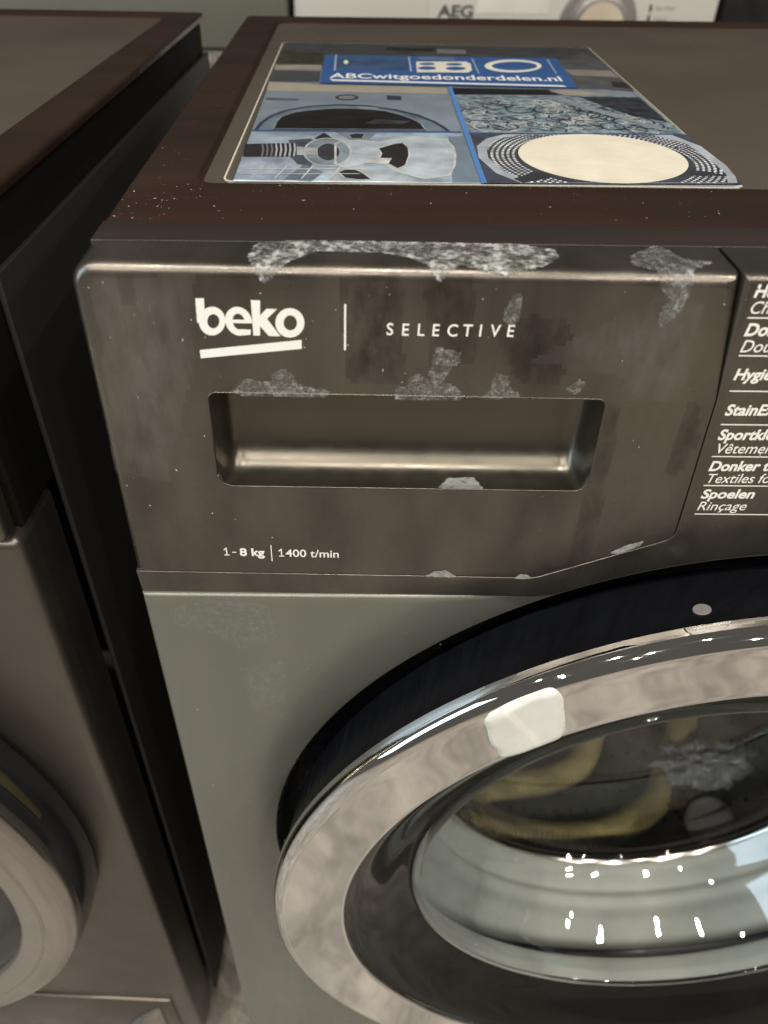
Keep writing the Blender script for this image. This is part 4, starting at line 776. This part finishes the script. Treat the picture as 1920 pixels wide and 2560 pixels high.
# ================================================================== machines in the row behind
def back_machine(label, x0, y0, m, pm, ztop=.85, group=None):
    t = thing('washing_machine', label, 'washing machine', (x0, y0, 0), 0)
    box('body', (.002, .012, .02), (.598, .56, ztop-.004), m, t, .004, 2)
    p = box('control_panel', (0.0, .0, ztop-.126), (.600, .030, ztop), pm, t, .004, 3)
    dp = box('front_panel', (.001, .002, .02), (.599, .0115, ztop-.129), m, t, .003, 2)
    lathe('door', smoothprof([(.16, .01), (.235, .008), (.238, .022), (.225, .032), (.19, .03)], 4), bezel_m, t, (.3, .0, .44), 0, 60)
    lathe('door_glass', [(.191, .0295), (.10, .026), (.0005, .025)], gblack_m, t, (.3, 0, .44), 0, 60)
    return t, p
aeg, ap = back_machine('white washing machine with grey dial standing behind the labelled machine', 0.0, 1.06, wwhite_m, wwhite_m)
def amap(x, z): return (x, -.0006, z)
lettering('logo_text', 'AEG', (.2035, .7705), (.2540, .7702), (.2035, .7850), amap, dark_m, ap, .03)
box('drawer_front', (.006, -.0018, .728), (.190, .002, .846), wwhite_m, ap, .0015)
kb = lathe('program_dial', smoothprof([(.0560, 0), (.0555, .003), (.050, .004)], 3)+[(.0400, .004)]+smoothprof([(.0395, .014), (.037, .018), (.0005, .019)], 3), mat('silver_dial', (.42, .40, .38), .3, .6), ap, (.4329, 0, .7600), 0, 60)
lathe('dial_face', [(.033, .0195), (.0005, .0197)], mat('beige_dial_face', (.60, .52, .40), .4), kb, (.4329, 0, .7600), 0, 40)
for z_, t_ in ((.7815, 'Eco 40-60'), (.7690, 'Katoen')):
    box('program_mark', (.5030, -.0008, z_-.002), (.5065, .0, z_+.0065), dark_m, ap)
    lettering('printed_text', t_, (.5130, z_), (.5560, z_), (.5130, z_+.005), amap, mat('faint_print', (.30, .29, .27), .5), ap, 0, natural=.95)
box('label_strip', (.258, -.0009, .775), (.360, .0, .812), mat('pale_label', (.72, .70, .64), .3), ap)
og, op_ = back_machine('olive-grey washing machine behind the gap, left of the white one', -.610, 1.075, olive_m, olive_m)
bk, bp_ = back_machine('black washing machine standing right of the white one', .612, 1.07, black_m, black_m)
# grey drain hose clipped to the rear corner in the gap
hp = smoothprof([(-.070, .575, .30), (-.068, .572, .60), (-.064, .568, .71), (-.058, .562, .755), (-.050, .560, .790), (-.040, .566, .800), (-.030, .580, .76), (-.026, .585, .50), (-.026, .585, .2)], 24)
dh2 = tube('drain_hose', hp, lambda i: .0085+.0007*math.cos(i*2.1), mat('pale_hose', (.20, .20, .18), .5), None, 12)
tag(dh2, 'pale grey drain hose hooked in the gap behind the two dark machines', 'hose')
# ================================================================== dust specks
def dust(parent, n, fn, seed, smin=.00006, smax=.00024):
    rd = random.Random(seed); V = []; F = []
    for _ in range(n):
        p, u, v = fn(rd); s = smin+(smax-smin)*rd.random()**3; k = len(V); a = rd.random()*3; st_ = 1+rd.random()*(2.5 if rd.random() < .25 else .6)
        e1 = (u*math.cos(a)+v*math.sin(a))*s*st_; e2 = (v*math.cos(a)-u*math.sin(a))*s
        for q in (-e1-e2, e1-e2, e1+e2, -e1+e2): V.append(p+q)
        F.append((k, k+1, k+2, k+3))
    o = mesh('dust', V, F, mat('dust', (.5, .48, .44), .8, 0, .2), parent); o['kind'] = 'stuff'; return o
X_, Y_, Z_ = Vector((1, 0, 0)), Vector((0, 1, 0)), Vector((0, 0, 1))
def on_top(rd):
    return Vector((.004+.56*rd.random()**1.7, .046+.042*rd.random(), .8473)), X_, Y_
def on_left(rd): return Vector((.004+.022*rd.random(), .046+.3*rd.random()**2, .8473)), X_, Y_
def on_front(rd):
    x = .004+.30*rd.random()**2.0; z = .842-.12*rd.random()**1.6
    if PX0-.003 < x < PX1+.003 and PZ0-.002 < z < PZ1+.002: z = .81+.03*rd.random()
    return Vector((x, bow(x, z)-.0002, z)), X_, Z_
def on_sheet(rd): return Vector((.01+.15*rd.random(), -.0002, .69-.25*rd.random()**1.5)), X_, Z_
tpo = [o for o in wm.children if o.name.startswith('top_panel')][0]
dust(tpo, 170, on_top, 1); dust(tpo, 60, on_left, 2); dust(drawer, 90, on_front, 3); dust(fp, 60, on_sheet, 5)
